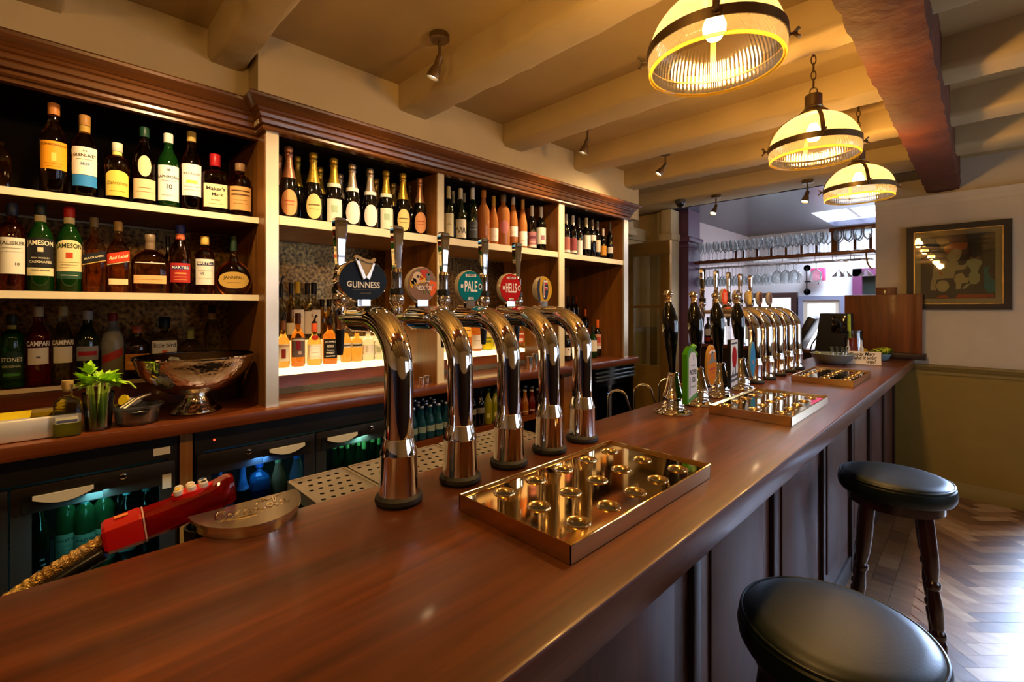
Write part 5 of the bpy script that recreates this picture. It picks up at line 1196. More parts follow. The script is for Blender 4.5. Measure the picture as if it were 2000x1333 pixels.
def loft(mb, secs):
    n = len(secs[0]); vs = [p_ for s_ in secs for p_ in s_]; fs = [tuple(range(n))[::-1], tuple((len(secs) - 1) * n + k for k in range(n))]
    for i in range(len(secs) - 1):
        for k in range(n): fs.append((i * n + k, i * n + (k + 1) % n, (i + 1) * n + (k + 1) % n, (i + 1) * n + k))
    return mb.add(vs, fs)
loft(MB(), [rsec(.045, .022, .012, .058), rsec(.05, .025, .008, .062), rsec(.10, .026, .006, .066), rsec(.104, .025, .008, .064)]).build('collar', REDP, sg, ang=25)
loft(MB(), [rsec(.104, .024, .009, .063), rsec(.16, .024, .012, .066), rsec(.22, .024, .02, .072), rsec(.25, .022, .022, .080), rsec(.262, .018, .026, .078)]).build('body', REDT, sg, ang=40)
loft(MB(), [rsec(.11, .012, .02, .05), rsec(.24, .012, .03, .058)]).build('inner_manifold', pbr('red_inner', '#8a0c0a', .4), sg)
loft(MB(), [rsec(.105, .0262, .007, .065), rsec(.1075, .0262, .007, .065)]).build('seam_ring', pbr('pale_seam', '#d8a898', .3), sg)
MB().prism([(.02 * math.cos(2 * PI * k / 24), .19 + .036 * math.sin(2 * PI * k / 24)) for k in range(24)], .062, .075).build('button_pad', pbr('red_pad', '#d81a14', .35), sg)
for k, (bx2, by2, c_) in enumerate([(-.009, .168, '#e8dcc8'), (.009, .165, '#e8c020'), (-.009, .188, '#f0e8dc'), (.009, .188, '#e8d0b0'), (-.009, .209, '#5a6a8a'), (.009, .209, '#1c1c1c')]):
    bt = MB().lathe([(0, .074), (.0075, .074), (.008, .076), (.008, .083), (.0065, .085), (0, .0855)], 16, c=(bx2, by2, 0)).build('button', pbr('button_white', '#e6e2da', .3), sg)
    MB().lathe([(0, .0856), (.005, .0856), (.005, .0862), (0, .0862)], 14, c=(bx2, by2, 0)).build('button_print', flat(c_), bt)
MB().box(-.006, .006, .065, .085, .0662, .0668).build('gold_mark', flat('#e08a3a'), sg, ang=0)
hz = []
for k in range(40):
    f = k / 39; hz.append((-.004 - .01 * f, .045 - .20 * f, .03 - .055 * f - .03 * f * f))
MB().tube(hz, [.0115 + .0016 * math.sin(k * 2.6) for k in range(40)], 14).build('braided_hose', pbr('gold_braid', (.78, .52, .16, 1), .25, 1, bump=.8, bscale=260), sg)
hz2 = [(.012 - .012 * k / 39, .045 - .20 * k / 39, .012 - .06 * k / 39 - .03 * (k / 39) ** 2) for k in range(40)]
MB().tube(hz2, [.012 + (.0016 if k % 2 else 0) for k in range(40)], 14).build('black_conduit', pbr('black_ribbed', '#14161c', .25), sg)
# ================================================================= PERFORATED SHELVES BEHIND THE BAR
PERF = pbr('worn_steel', (.62, .54, .42, 1), .32, .9, bump=.05, bscale=150)
def perf(y0, y1, label):
    t = thing('drainer_shelf', label, 'drainer', (-1.235, (y0 + y1) / 2, 1.035), 0, 'perforated drainers behind the bar')
    hw, hl = .172, (y1 - y0) / 2 - .003
    holes = []
    ny = max(2, int(hl * 2 / .032)); nx = 8
    for i in range(ny):
        for j in range(nx):
            px = -hw + .03 + j * (2 * hw - .06) / (nx - 1); py = -hl + .02 + (i + .25 + .5 * (j % 2)) * (2 * hl - .04) / ny
            holes.append(circle(px, py, .0068, 12))
    vs, fs = plate_with_holes([(-hw + .006, -hl + .006), (hw - .006, -hl + .006), (hw - .006, hl - .006), (-hw + .006, hl - .006)], holes)
    MB().add([(x, y, 0) for x, y, z in vs], fs).build('perforated_plate', PERF, t, ang=0)
    MB().box(-hw, -hw + .006, -hl, hl, -.03, .004).box(hw - .006, hw, -hl, hl, -.03, .004).box(-hw, hw, -hl, -hl + .006, -.03, .004).box(-hw, hw, hl - .006, hl, -.03, .004).build('frame', PERF, t, ang=0)
    boxed('dark_tray', BLACKP, (-hw + .006, hw - .006, -hl + .006, hl - .006, -.04, -.03), t)
perf(.475, .655, 'perforated steel drainer nearest the soda gun holder')
perf(.655, 1.0, 'perforated steel drainer behind the first two chrome taps')
perf(1.0, 1.37, 'perforated steel drainer behind the third and fourth taps')
for k, (u_, d_) in enumerate([(1200, 'chrome hoop rail behind the bar, left of the three'), (1250, 'chrome hoop rail behind the bar, middle of the three'), (1297, 'chrome hoop rail behind the bar beside the first hand pump')]):
    y, dep = at(u_ + 6, -1.25)
    pts = [(0, -.045, -.365), (0, -.045, -.03)] + [(0, -.045 * math.cos(PI * j / 10), -.03 + .045 * math.sin(PI * j / 10)) for j in range(1, 10)] + [(0, .045, -.03), (.0, .075, -.12), (.0, .09, -.36)]
    o = MB().tube(pts, .0055, 10).build('hoop_rail', pbr('warm_tube', (.75, .68, .55, 1), .2, 1)); o.location = (-1.25, y, 1.12); o.rotation_euler = (0, 0, -1.0)
    tag(o, d_, 'rail', 'chrome hoops behind the bar')
hs = thing('hoop_stand', 'dark glass washer body under the chrome hoops behind the bar', 'glass washer', (-1.25, 2.2, 0))
boxed('washer_body', BLACKP, (-.2, .16, -.5, .5, .0, .745), hs); boxed('washer_top', STEEL, (-.21, .17, -.5, .5, .745, .752), hs)
ub = thing('under_bar_unit', 'dark steel under bar unit carrying the perforated drainers', 'bar unit', (-1.235, .92, 0))
boxed('unit_body', BLACKP, (-.165, .165, -.44, .44, 0, .99), ub)
# ================================================================= FAR END OF THE BAR
# till
tl = thing('till', 'black till with tilted screen seen from behind at the far end of the bar', 'till', (-.915, 4.93, 1.10))
sc = MB()
M = Matrix.Translation((-.27, .05, .10)) @ Matrix.Rotation(math.radians(26), 4, 'Y')
scr = MB().box(-.03, .03, -.16, .16, -.06, .28, b=.008); scr.xf(M); scr.build('screen', pbr('till_black', '#14151b', .35), tl)
MB().prism([(-.135, .001), (.135, .001), (.125, .39), (-.085, .39)], -.10, .10, fn=lambda a, b, h: (a, h, b)).build('body', pbr('till_black', '#14151b', .35), tl, ang=20)
MB().box(.0, .11, -.106, -.099, .22, .37, b=.003).build('card_reader', BLACKG, tl)
MB().tube([(-.12, -.02, .02), (-.17, -.06, .05), (-.15, -.09, .11), (-.10, -.08, .2)], .006, 8).build('cable', BLACKP, tl)
# grey bowl with bottles and gherkin
CERA = pbr('grey_ceramic', '#7f8783', .3, coat=.3, var=.08)
y, dep = at(1626, -.81)
bl_ = thing('grey_bowl', 'wide grey ceramic bowl holding small glass bottles at the far end', 'bowl', (-.81, y, BZ))
MB().lathe([(0, .001), (.06, .001), (.085, .008), (.125, .04), (.145, .075), (.15, .082), (.145, .084), (.115, .045), (.08, .016), (0, .014)], 48).build('bowl_body', CERA, bl_)
for k, (dx, dy, c_, d_) in enumerate([(.0, -.01, '#e8e4e0', 'small clear glass flask with white filling in the grey bowl, left'), (.075, .035, '#5a2018', 'small clear glass flask with dark red filling in the grey bowl'), (.03, .06, '#e0dcd8', 'small glass flask at the back of the grey bowl'), (.095, .065, '#6a2a20', 'small glass flask nearest the tomato jar in the grey bowl')]):
    t = thing('small_flask', d_, 'flask', (-.81 + dx * .8, y + dy * .8, BZ + .0155), 0, 'small flasks in the grey bowl')
    MB().lathe([(0, 0), (.018, 0), (.02, .01), (.016, .05), (.010, .075), (.012, .10), (.020, .12), (.019, .12), (.010, .10), (.008, .075), (.013, .05), (.017, .012), (0, .006)], 20).build('glass_body', CLEARGLASS, t)
    MB().lathe([(0, .008), (.0155, .012), (.0145, .04), (0, .045)], 16).build('filling', flat(c_), t)
g = MB().lathe([(0, -.05), (.012, -.045), (.018, -.02), (.018, .02), (.012, .045), (0, .05)], 16, axis='y').build('gherkin', pbr('gherkin', '#8a8f24', .4, var=.2, vscale=60)); g.location = (-.905, y - .02, BZ + .075); g.rotation_euler = (.1, 0, .5); tag(g, 'green gherkin lying at the left rim of the grey bowl', 'gherkin')
# jar of tomato juice with celery
y = 4.70; JX = -.735
jr = thing('tomato_jar', 'glass jar of red tomato juice with celery stick at far bar end', 'jar', (JX, y, BZ))
jr.scale = (1, 1, 1.25)
MB().lathe([(0, .001), (.055, .001), (.062, .01), (.064, .14), (.056, .165), (.056, .185), (.060, .19), (.060, .20), (.056, .20), (.053, .165), (.060, .14), (.058, .012), (0, .008)], 32).build('jar_glass', CLEARGLASS, jr)
MB().lathe([(0, .01), (.056, .012), (.0585, .135), (.053, .15), (0, .15)], 32).build('tomato_juice', pbr('tomato_juice', '#a3200e', .15), jr)
cs = MB().tube([(-.02, -.02, .03), (-.028, -.02, .19), (-.03, -.02, .385)], [.012, .012, .011], 10, ry=[.007] * 3).build('celery_stalk', CEL, None); cs.location = (JX, y, BZ); tag(cs, 'upright celery stick in the tomato juice jar', 'celery')
for k, (X_, yy, d_) in enumerate([(-.757, 4.60, 'small bottle with white nozzle left of the tomato jar'), (-.672, 4.62, 'small bottle with white nozzle right of the tomato jar')]):
    t = thing('sauce_bottle', d_, 'bottle', (X_, yy, BZ), 0, 'sauce bottles by the tomato jar'); t.scale = (1, 1, 1.4)
    MB().lathe([(0, .001), (.016, .001), (.018, .006), (.018, .055), (.012, .065), (0, .065)], 18).build('bottle_body', pbr('sauce_brown', '#8a3a18', .3), t)
    MB().lathe([(0, .064), (.013, .064), (.013, .085), (.006, .09), (.004, .125), (0, .127)], 16).build('nozzle_cap', pbr('nozzle_white', '#e8e0d4', .4), t)
# chilli/tomatoes dish, lemons, small bowl with lettuce
y, dep = at(1718, -.585)
sb2 = thing('small_bowl', 'small blue grey bowl of salad leaves beside the handwritten sign', 'bowl', (-.585, y, BZ))
MB().lathe([(0, .001), (.035, .001), (.055, .012), (.074, .05), (.078, .062), (.074, .063), (.05, .02), (0, .012)], 36).build('bowl_body', pbr('blue_grey_ceramic', '#6f8a92', .3, coat=.3), sb2)
LET = pbr('lettuce_green', '#93b81c', .5, var=.25, vscale=70); LET2 = pbr('lettuce_yellow', '#c4cc30', .5, var=.2, vscale=70)
rnd = random.Random(8)
for k in range(10):
    lf = MB(); n = 18
    L_ = rnd.uniform(.06, .085); W_ = L_ * .6
    pts = [(0, 0, 0)]
    rows = []
    for i in range(7):
        f = i / 6; row = []
        for j in range(7):
            w2 = (j - 3) / 3
            row.append((f * L_, w2 * W_ * (math.sin(PI * (.15 + .75 * f))) * (1 + .18 * rnd.uniform(-1, 1)), .012 * math.sin(j * 2.1 + i * 1.3) * (abs(w2) + .2) + .02 * math.sin(PI * f) - .01 * w2 * w2))
        rows.append(row)
    vs = [p for r_ in rows for p in r_]
    fs = [(i * 7 + j, i * 7 + j + 1, (i + 1) * 7 + j + 1, (i + 1) * 7 + j) for i in range(6) for j in range(6)]
    o = lf.add(vs, fs).build('salad_leaf', LET if k > 3 else LET2, None, ang=80)
    a = -2.2 + k * .45
    o.location = (-.585 + .03 * math.cos(a) * .6, y + .03 * math.sin(a) + .01, BZ + .056 + .004 * (k % 4)); o.rotation_euler = (rnd.uniform(-.4, .4), rnd.uniform(-.75, -.2), a)
    tag(o, 'frilly green salad leaf piled in the small blue grey bowl', 'salad leaf', 'salad leaves in the small bowl')
for k, (dx, dy, d_) in enumerate([(-.115, .02, 'yellow lemon behind the handwritten sign, left one'), (-.06, .09, 'yellow lemon beside the salad leaves, right one')]):
    o = MB().lathe([(0, -.045), (.006, -.042), (.02, -.032), (.031, -.01), (.031, .01), (.02, .032), (.006, .042), (0, .045)], 20, axis='y').build('lemon', pbr('lemon_yellow2', '#e6b414', .4, bump=.2, bscale=150))
    o.location = (-.585 + dx, y + dy + .05, BZ + .0315 + (.03 if k == 0 else 0)); tag(o, d_, 'lemon', 'lemons at the far bar end')
    if k == 0:
        d = MB().lathe([(0, .001), (.05, .001), (.07, .02), (.075, .03), (.07, .03), (.05, .01), (0, .008)], 28).build('terracotta_dish', pbr('terracotta', '#8a3a1c', .4)); d.location = (-.70, y + .07, BZ); tag(d, 'low terracotta dish under the left lemon', 'dish')
sg2 = thing('handwritten_sign', 'small white card with black handwriting standing on the bar', 'sign', (-.635, 4.44, BZ), .15)
M = Matrix.Rotation(math.radians(-22), 4, 'X')
c = MB().box(-.108, .108, -.001, .001, .001, .105); c.xf(M); c.build('card', flat('#e6ddd0'), sg2, ang=0)
c = MB().box(-.05, .05, -.001, .001, .001, .09); c.xf(Matrix.Translation((0, .075, 0)) @ Matrix.Rotation(math.radians(28), 4, 'X')); c.build('back_stand', flat('#cfc6b8'), sg2, ang=0)
m = MB()
for s_, xx, zz, w_ in [('Bloody Mary', -.01, .082, .165), ('make it your', 0, .053, .16), ('way!', .045, .024, .06)]:
    m.text(s_, 1, lambda a, b, xx=xx, zz=zz: (xx + a, -.0016, zz + b + a * .05), width=w_, shear=.25, ysc=1.25)
m.xf(M); m.build('handwriting', flat('#1c1a1c'), sg2, ang=0)
# counter across the servery opening and the glass gantry above it
ct = thing('servery_counter', 'wooden counter crossing the opening to the next room', 'counter', (-1.65, 5.30, 0))
boxed('counter_top', COUNTERW, (-.62, .585, -.20, .22, 1.105, 1.14), ct, .004); boxed('counter_body', PANELD, (-.60, .575, -.16, .18, 0, 1.105), ct)
gt = thing('glass_gantry', 'wooden overhead glass shelf with uprights and brackets across the opening', 'glass rack', (-1.62, 5.31, 0))
GW = wood('gantry_wood', '#5a2a10', '#8a4a20', 'X', 10, .35, .3)
boxed('lower_shelf', GW, (-.95, .955, -.14, .14, 2.03, 2.062), gt, .003)
boxed('upper_rail', GW, (.60, .955, -.02, .03, 2.262, 2.30), gt, .003)
boxed('post', GW, (.615, .675, -.02, .03, 2.062, 2.262), gt, .003)
for x in (-.75, -.30, -.22, -.08, .06, .20, .34, .47, .78, .90):
    boxed('divider_post', GW, (x - .012, x + .012, .10, .135, 2.062, 2.235), gt)
for x in (-.83, -.76, .955 - .06):
    pts = [(x, -.10, 2.03)] + [(x + (.05 if x > 0 else -.03) * (1 - math.cos(PI / 2 * k / 8)), -.10, 2.028 - .14 * math.sin(PI / 2 * k / 8)) for k in range(1, 9)]
    MB().tube(pts, .007, 8).build('bracket', BRASS, gt)
for yy in (-.10, -.04, .02, .08): MB().tube([(-.78, yy, 1.985), (.93, yy, 1.985)], .004, 6).build('hanging_rail', STEEL, gt)
for k in range(12):
    x = -.76 + k * .14
    MB().tube([(x, -.10, 2.03), (x, -.10, 1.985)], .003, 6).tube([(x, .08, 2.03), (x, .08, 1.985)], .003, 6).build('rail_hanger', STEEL, gt)
def wineglass(kind):
    if kind == 'wine': pr = [(.033, 0), (.030, .003), (.005, .008), (.0035, .015), (.0035, .085), (.008, .094), (.026, .112), (.036, .14), (.036, .165), (.029, .205)]
    elif kind == 'flute': pr = [(.030, 0), (.028, .003), (.005, .008), (.0035, .015), (.0035, .075), (.010, .09), (.021, .12), (.025, .155), (.022, .205)]
    elif kind == 'martini': pr = [(.036, 0), (.033, .003), (.005, .008), (.0035, .015), (.0035, .09), (.055, .15), (.058, .155)]
    else: pr = [(.034, 0), (.031, .003), (.006, .008), (.0045, .015), (.0045, .06), (.012, .068), (.042, .095), (.052, .13), (.048, .17), (.042, .195)]
    return MB().lathe([(0, .0)] + pr, 18)
proto = {}
def glass(kind, loc, label, group, hang=False):
    key = (kind, hang)
    if key not in proto:
        mb = wineglass(kind)
        if hang: mb.xf(Matrix.Rotation(PI, 4, 'X'))
        proto[key] = o = mb.build('wine_glass' if kind != 'flute' else 'flute_glass', WINEGLASS, None, ang=70)
    else:
        o = proto[key].copy(); COL.objects.link(o)
    o.location = loc
    return tag(o, label, 'glass', group)
for r_, yy in enumerate((5.21, 5.29, 5.37)):
    for k in range(17):
        x = -2.50 + k * .0885 + .02 * r_
        if x > -1.0: continue
        glass('flute' if k < 5 else 'wine', (x, yy, 2.063), 'slender flute glass upright on the gantry shelf at its left end' if k < 5 else 'stemmed wine glass upright on the gantry shelf', 'flutes on the gantry shelf' if k < 5 else 'wine glasses on the gantry shelf')
for k in range(7):
    glass('wine', (-.94 + (k % 4) * .075, 5.22 + (k // 4) * .09, 2.063), 'stemmed wine glass upright at the right end of the gantry shelf', 'wine glasses at the right end of the gantry')
for r_, yy in enumerate((5.24, 5.30, 5.36)):
    for k in range(12):
        x = -2.36 + k * .072 + .01 * r_
        glass('wine', (x, yy, 1.983), 'wine glass hanging upside down below the left part of the gantry', 'wine glasses hanging under the gantry', True)
for k in range(6):
    glass('copa', (-1.46 + (k % 3) * .075, 5.25 + (k // 3) * .09, 1.983), 'balloon glass hanging upside down in a cluster below the gantry', 'balloon glasses hanging under the gantry', True)
glass('copa', (-1.13, 5.30, 1.983), 'single balloon glass hanging alone below the middle of the gantry', 'single hanging glasses', True)
for k, (x, yy, d_) in enumerate([(-.935, 5.24, 'martini glass hanging upside down, nearer of the left pair'), (-.90, 5.36, 'martini glass hanging upside down, further of the left pair'), (-.735, 5.27, 'martini glass hanging upside down alone near the opening edge')]):
    glass('martini', (x, yy, 1.983), d_, 'hanging martini glasses', True)
# bottles on the servery counter
G = 'bottles on the servery counter'
for (u_, v_, w_, s_, g_, cp_, lb_, d_) in [
 (1335, 610, 20, 'jug', 'brown', '#2a2220', [(.15, .5, 55, '#b8a488', 'a', [('|', .3, .4, '#5a4030', 0, .06)])], 'squat dark bottle with pale arched label between the first two pumps'),
 (1383, 620, 16, 'spirit', 'brown', '#2a2624', [(.3, .55, 62, '#c9c4bc'), (.08, .24, 62, '#8a2820')], 'dark bottle with white and red labels between second and third pumps'),
 (1394, 630, 14, 'spirit', 'brown', '#1c1a18', [(.2, .4, 62, '#b8b0a8')], 'short dark bottle just left of the third pump'),
 (1420, 618, 16, 'tall', 'clear', '#3a4a44', [], 'clear greenish bottle between the third and fourth pumps'),
 (1463, 615, 26, 'squat', 'clear', '#2a3030', [(.2, .7, 60, '#cfe0dc', 'r', [('|', .45, .5, '#7aa8a0', 0, .06)])], 'broad clear bottle with white label seen under the far chrome taps')]:
    bottle(u_, v_, w_, (at(u_, -1.0)[1] * 0 - 1.0, 0) if False else None, s_, g_, cp_, lb_, d_, G) if False else None
    a = (u_ - CX) / F; t_ = 5.2 / (a * SN + CS); X_ = (a * CS - SN) * t_
    bottle(u_, v_, w_, (X_, 1.14), s_, g_, cp_, lb_, d_, G)
# wall sconce with pink shade on the far wall
so = thing('wall_sconce', 'dark metal wall sconce with a pink square shade on the far white wall', 'wall light', (-1.73, 7.60, 1.93))
MB().tube([(0, -.02, -.17), (0, -.02, .17)], .008, 8).tube([(0, -.02, -.03), (.0, -.12, -.03), (.16, -.12, -.03), (.16, -.12, -.07)], .008, 8).build('bracket', BLACKP, so)
for z in (-.17, .17): MB().lathe([(0, 0), (.045, 0), (.05, .01), (.04, .02), (0, .025)], 20, c=(0, 0, z), axis='y').xf(Matrix.Scale(1, 4)).build('rosette', pbr('grey_iron', '#44464c', .5), so)
MB().box(.08, .24, -.17, -.07, -.02, .15, b=.008).build('shade', pbr('pink_shade', '#d8447c', .6), so)
# ================================================================= PENDANT LAMPS
DOME = thin_glass('ribbed_glass', '#fff6e2', .05, .16, '#fff0d0', .1)
LOWG = thin_glass('lower_ribbed_glass', '#fff8ea', .03, .06, '#fff2d0', .1)
LIPG = thin_glass('yellow_lip_glass', '#ffe9a0', .05, .55, '#ffe070', .1)
BULB = emis('warm_bulb', '#ffcf7a', 60)
def pendant(loc, label, ztop):
    t = thing('pendant_lamp', label, 'pendant lamp', loc, .4, 'glass dome pendant lamps over the bar')
    prof = [(.171 * math.cos(a), .155 * math.sin(a)) for a in [PI / 2 * .84 * k / 14 for k in range(15)]]
    ribn = 90
    MB().lathe(prof, ribn * 4, rib=.008, ribn=ribn).build('glass_dome', DOME, t, ang=80)
    MB().lathe([(.171, -.003), (.1735, -.014), (.172, -.028), (.167, -.040)], 360, rib=.006, ribn=90).build('lower_glass', LOWG, t, ang=80)
    MB().tube([(.1665 * math.cos(2 * PI * q / 96), .1665 * math.sin(2 * PI * q / 96), -.043) for q in range(96)], .0048, 10, closed=True).build('glass_lip', LIPG, t)
    MB().lathe([(.1725, -.004), (.1755, -.004), (.1755, .022), (.1725, .022)], 96).build('metal_band', BRONZE, t)
    for k in range(4):
        a = PI / 2 * k
        pts = [(.174 * math.cos(b) + .002, .158 * math.sin(b)) for b in [PI / 2 * .86 * j / 14 for j in range(15)]]
        n = []; vs = []; fs = []
        for j, (r_, z_) in enumerate(pts):
            hw = .008
            for s_ in (-1, 1):
                vs.append((r_ * math.cos(a) - s_ * hw * math.sin(a), r_ * math.sin(a) + s_ * hw * math.cos(a), z_))
            for s_ in (1, -1):
                vs.append(((r_ + .003) * math.cos(a) - s_ * hw * math.sin(a), (r_ + .003) * math.sin(a) + s_ * hw * math.cos(a), z_ + .0015))
        for j in range(14):
            for q in range(4): fs.append((4 * j + q, 4 * j + (q + 1) % 4, 4 * j + 4 + (q + 1) % 4, 4 * j + 4 + q))
        MB().add(vs, fs + [(0, 1, 2, 3), (59, 58, 57, 56)]).build('strap', BRONZE, t)
        c_, s_ = math.cos(a), math.sin(a)
        wn = MB().tube([(.175 * c_, .175 * s_, .009), (.196 * c_, .196 * s_, .009)], .0035, 8)
        wn.tube([(.186 * c_ - .003 * s_, .186 * s_ + .003 * c_, .011), (.20 * c_ - .006 * s_, .20 * s_ + .006 * c_, .024)], [.003, .005], 6).tube([(.186 * c_ + .003 * s_, .186 * s_ - .003 * c_, .007), (.20 * c_ + .006 * s_, .20 * s_ - .006 * c_, -.006)], [.003, .005], 6)
        wn.build('wing_nut', BRONZE, t)
    MB().lathe([(.052, .146), (.056, .15), (.055, .158), (.042, .17), (.034, .176), (.036, .18), (.033, .184), (.033, .232), (.030, .236), (.012, .238), (0, .238)], 32).build('lamp_cap', BRONZE, t)
    rg = [(.014 * math.cos(2 * PI * k / 16), 0, .252 + .016 * math.sin(2 * PI * k / 16)) for k in range(16)]
    MB().tube(rg, .0028, 8, closed=True).build('ring', BRONZE, t)
    ch = MB(); z = .272; k = 0
    while z + .03 < ztop - loc[2]:
        lk = []
        for j in range(16):
            a = 2 * PI * j / 16; r_ = .009 * math.cos(a); zz = .021 * math.sin(a)
            lk.append((r_ if k % 2 else 0, 0 if k % 2 else r_, z + .016 + zz))
        ch.tube(lk, .0024, 6, closed=True); z += .034; k += 1
    ch.build('chain', BRONZE, t)
    MB().lathe([(0, ztop - loc[2] - .0), (.028, ztop - loc[2]), (.028, ztop - loc[2] - .008), (.008, ztop - loc[2] - .016), (0, ztop - loc[2] - .02)], 20).build('ceiling_rose', BRONZE, t)
    MB().lathe([(0, .03), (.018, .036), (.029, .055), (.030, .07), (.022, .092), (.013, .108), (.013, .12)], 24).build('bulb', BULB, t)
    MB().lathe([(.0135, .108), (.018, .112), (.018, .15), (0, .15)], 20).build('bulb_holder', BLACKP, t)
    return t
PEND = [(-.51, 1.28, 2.237), (-.515, 2.37, 2.237), (-.507, 3.38, 2.228)]
for p_, d_, zt in zip(PEND, ['ribbed glass dome pendant lamp nearest the camera, cut off at the top', 'ribbed glass dome pendant lamp in the middle of the three', 'ribbed glass dome pendant lamp furthest away of the three'], (2.75, 2.75, 2.75)):
    pendant(p_, d_, zt)
# ================================================================= SPOTLIGHTS
SPOTM = pbr('antique_brass', (.26, .19, .11, 1), .35, 1)
SPOTE = emis('spot_glow', '#fff0d0', 14)
SPOTS = []
def spot(loc, aim, label):
    t = thing('ceiling_spotlight', label, 'spotlight', loc, 0, 'ceiling spotlights')
    MB().lathe([(0, 0), (.042, 0), (.044, -.006), (.042, -.02), (.044, -.024), (.036, -.03), (0, -.03)], 32).build('ceiling_base', SPOTM, t)
    MB().tube([(0, 0, -.03), (0, 0, -.10)], .007, 10).build('stem', SPOTM, t)
    d = Vector(aim).normalized()
    M = Matrix.Translation((0, 0, -.105)) @ Vector((0, 0, 1)).rotation_difference(d).to_matrix().to_4x4()
    hd = MB().lathe([(0, -.01), (.014, -.01), (.016, 0), (.016, .035), (.022, .045), (.029, .075), (.031, .09), (.028, .09), (.024, .07), (.0, .05)], 24); hd.xf(M); h = hd.build('lamp_head', SPOTM, t)
    for k in range(8):
        pass
    g = MB().lathe([(0, .076), (.0245, .076), (.0245, .078), (0, .080)], 20); g.xf(M); g.build('bulb', SPOTE, h)
    SPOTS.append((Vector(loc) + Vector((0, 0, -.105)) + d * .10, d))
spot((-1.686, 1.216, 2.75), (-.22, -.12, -.62), 'bronze ceiling spotlight nearest the camera above the shelves')
spot((-1.82, 2.50, 2.75), (-.2, -.1, -.62), 'bronze spotlight between the third and fourth plaster beams')
spot((-1.716, 3.37, 2.75), (-.3, -.25, -.5), 'bronze spotlight above the right end of the back bar')
spot((-1.80, 4.56, 2.63), (-.1, -.3, -.6), 'small spotlight on the last beam above the glazed door')
spot((-1.04, 4.58, 2.63), (-.1, -.2, -.6), 'small spotlight on the last beam right of the other')
spot((-1.69, .36, 2.75), (-.25, -.06, -.62), 'bronze spotlight above the left bay of shelves')
cam_ = thing('dome_camera', 'small dark security dome camera under the last beam', 'camera', (-2.14, 4.52, 2.63))
MB().lathe([(0, 0), (.052, 0), (.052, -.03), (.046, -.036), (0, -.036)], 28).build('housing', pbr('grey_housing', '#4a4640', .4), cam_)
MB().lathe([(.044, -.034), (.040, -.055), (.026, -.072), (0, -.08)], 24).build('dome', BLACKG, cam_)
# ================================================================= PICTURE
py0, py1, pz0, pz1 = -.447, .1725, 1.523, 2.225
pc = thing('framed_picture', 'framed picture of a seated figure in orange hat at a machine', 'picture', ((py0 + py1) / 2, YE, (pz0 + pz1) / 2))
hw, hh = (py1 - py0) / 2, (pz1 - pz0) / 2
FRW = wood('frame_wood', '#140c08', '#2c1e15', 'X', 20, .55, .05)
fy = lambda a, b, h: (a, -h, b)
fw = .045
fr = MB()
for q in ([(-hw, -hh), (hw, -hh), (hw - fw, -hh + fw), (-hw + fw, -hh + fw)], [(-hw, hh), (hw, hh), (hw - fw, hh - fw), (-hw + fw, hh - fw)], [(-hw, -hh), (-hw, hh), (-hw + fw, hh - fw), (-hw + fw, -hh + fw)], [(hw, -hh), (hw, hh), (hw - fw, hh - fw), (hw - fw, -hh + fw)]):
    fr.prism(q, .001, .032, fn=fy)
fr.build('frame', FRW, pc, ang=0)
gf = MB(); i0, i1 = hw - fw, hh - fw
for q in ([(-i0, -i1), (i0, -i1), (i0, -i1 + .006), (-i0, -i1 + .006)], [(-i0, i1 - .008), (i0, i1 - .008), (i0, i1), (-i0, i1)], [(-i0, -i1), (-i0 + .008, -i1), (-i0 + .008, i1), (-i0, i1)], [(i0 - .008, -i1), (i0, -i1), (i0, i1), (i0 - .008, i1)]): gf.prism(q, .005, .022, fn=fy)
gf.build('gilt_slip', pbr('dull_gilt', (.5, .36, .14, 1), .4, .8), pc, ang=0)
MB().prism([(-i0, -i1), (i0, -i1), (i0, i1), (-i0, i1)], .003, .006, fn=fy).build('cream_mount', flat('#cfc6ae'), pc, ang=0)
pw, ph = i0 - .045, i1 - .045
# zoom pixels of the print area (200..1255, 245..1125) map onto it
def P(x, y): return (-pw + (x - 205) / 1045 * 2 * pw, ph - (y - 210) / 915 * 2 * ph)
art = MB(); AC = ['#5c5866', '#e4d8bc', '#dc7040', '#e6deba', '#d0dcc0', '#4298bc', '#dc6240', '#403a44', '#b8907a', '#f4ecc8']
def shp(pts, mi, lv): art.prism([P(*p) for p in pts], .0062 + lv * .0002, .0063 + lv * .0002, mi, fn=fy)
shp([(205, 210), (1250, 210), (1250, 1125), (205, 1125)], 0, 0)
shp([(400, 640), (470, 610), (600, 590), (760, 600), (700, 760), (690, 830), (560, 830), (440, 850), (430, 1005), (350, 1000), (350, 930), (370, 850)], 1, 1)       # dress
shp([(580, 600), (640, 620), (800, 650), (860, 640), (860, 700), (700, 730), (620, 740)], 3, 2)                                                                   # arm
shp([(600, 560), (590, 500), (620, 440), (700, 400), (790, 400), (800, 480), (770, 560), (720, 600), (640, 600)], 3, 3)                                             # head
shp([(540, 380), (600, 340), (720, 325), (860, 330), (890, 350), (870, 410), (800, 430), (700, 400), (590, 480), (560, 440)], 2, 4)                                 # hat
shp([(840, 650), (880, 580), (980, 565), (1060, 590), (1075, 640), (1040, 690), (1020, 760), (1050, 800), (1045, 880), (1000, 925), (920, 920), (895, 860), (900, 780), (930, 740), (910, 690)], 4, 2)  # machine
shp([(690, 850), (720, 780), (800, 755), (840, 800), (840, 830), (895, 830), (890, 900), (800, 910), (780, 990), (715, 990), (720, 910)], 3, 3)                     # dog like shape
shp([(x + 530, y + 940) for x, y in [(105 * math.cos(2 * PI * k / 28), 95 * math.sin(2 * PI * k / 28)) for k in range(28)]], 7, 3)
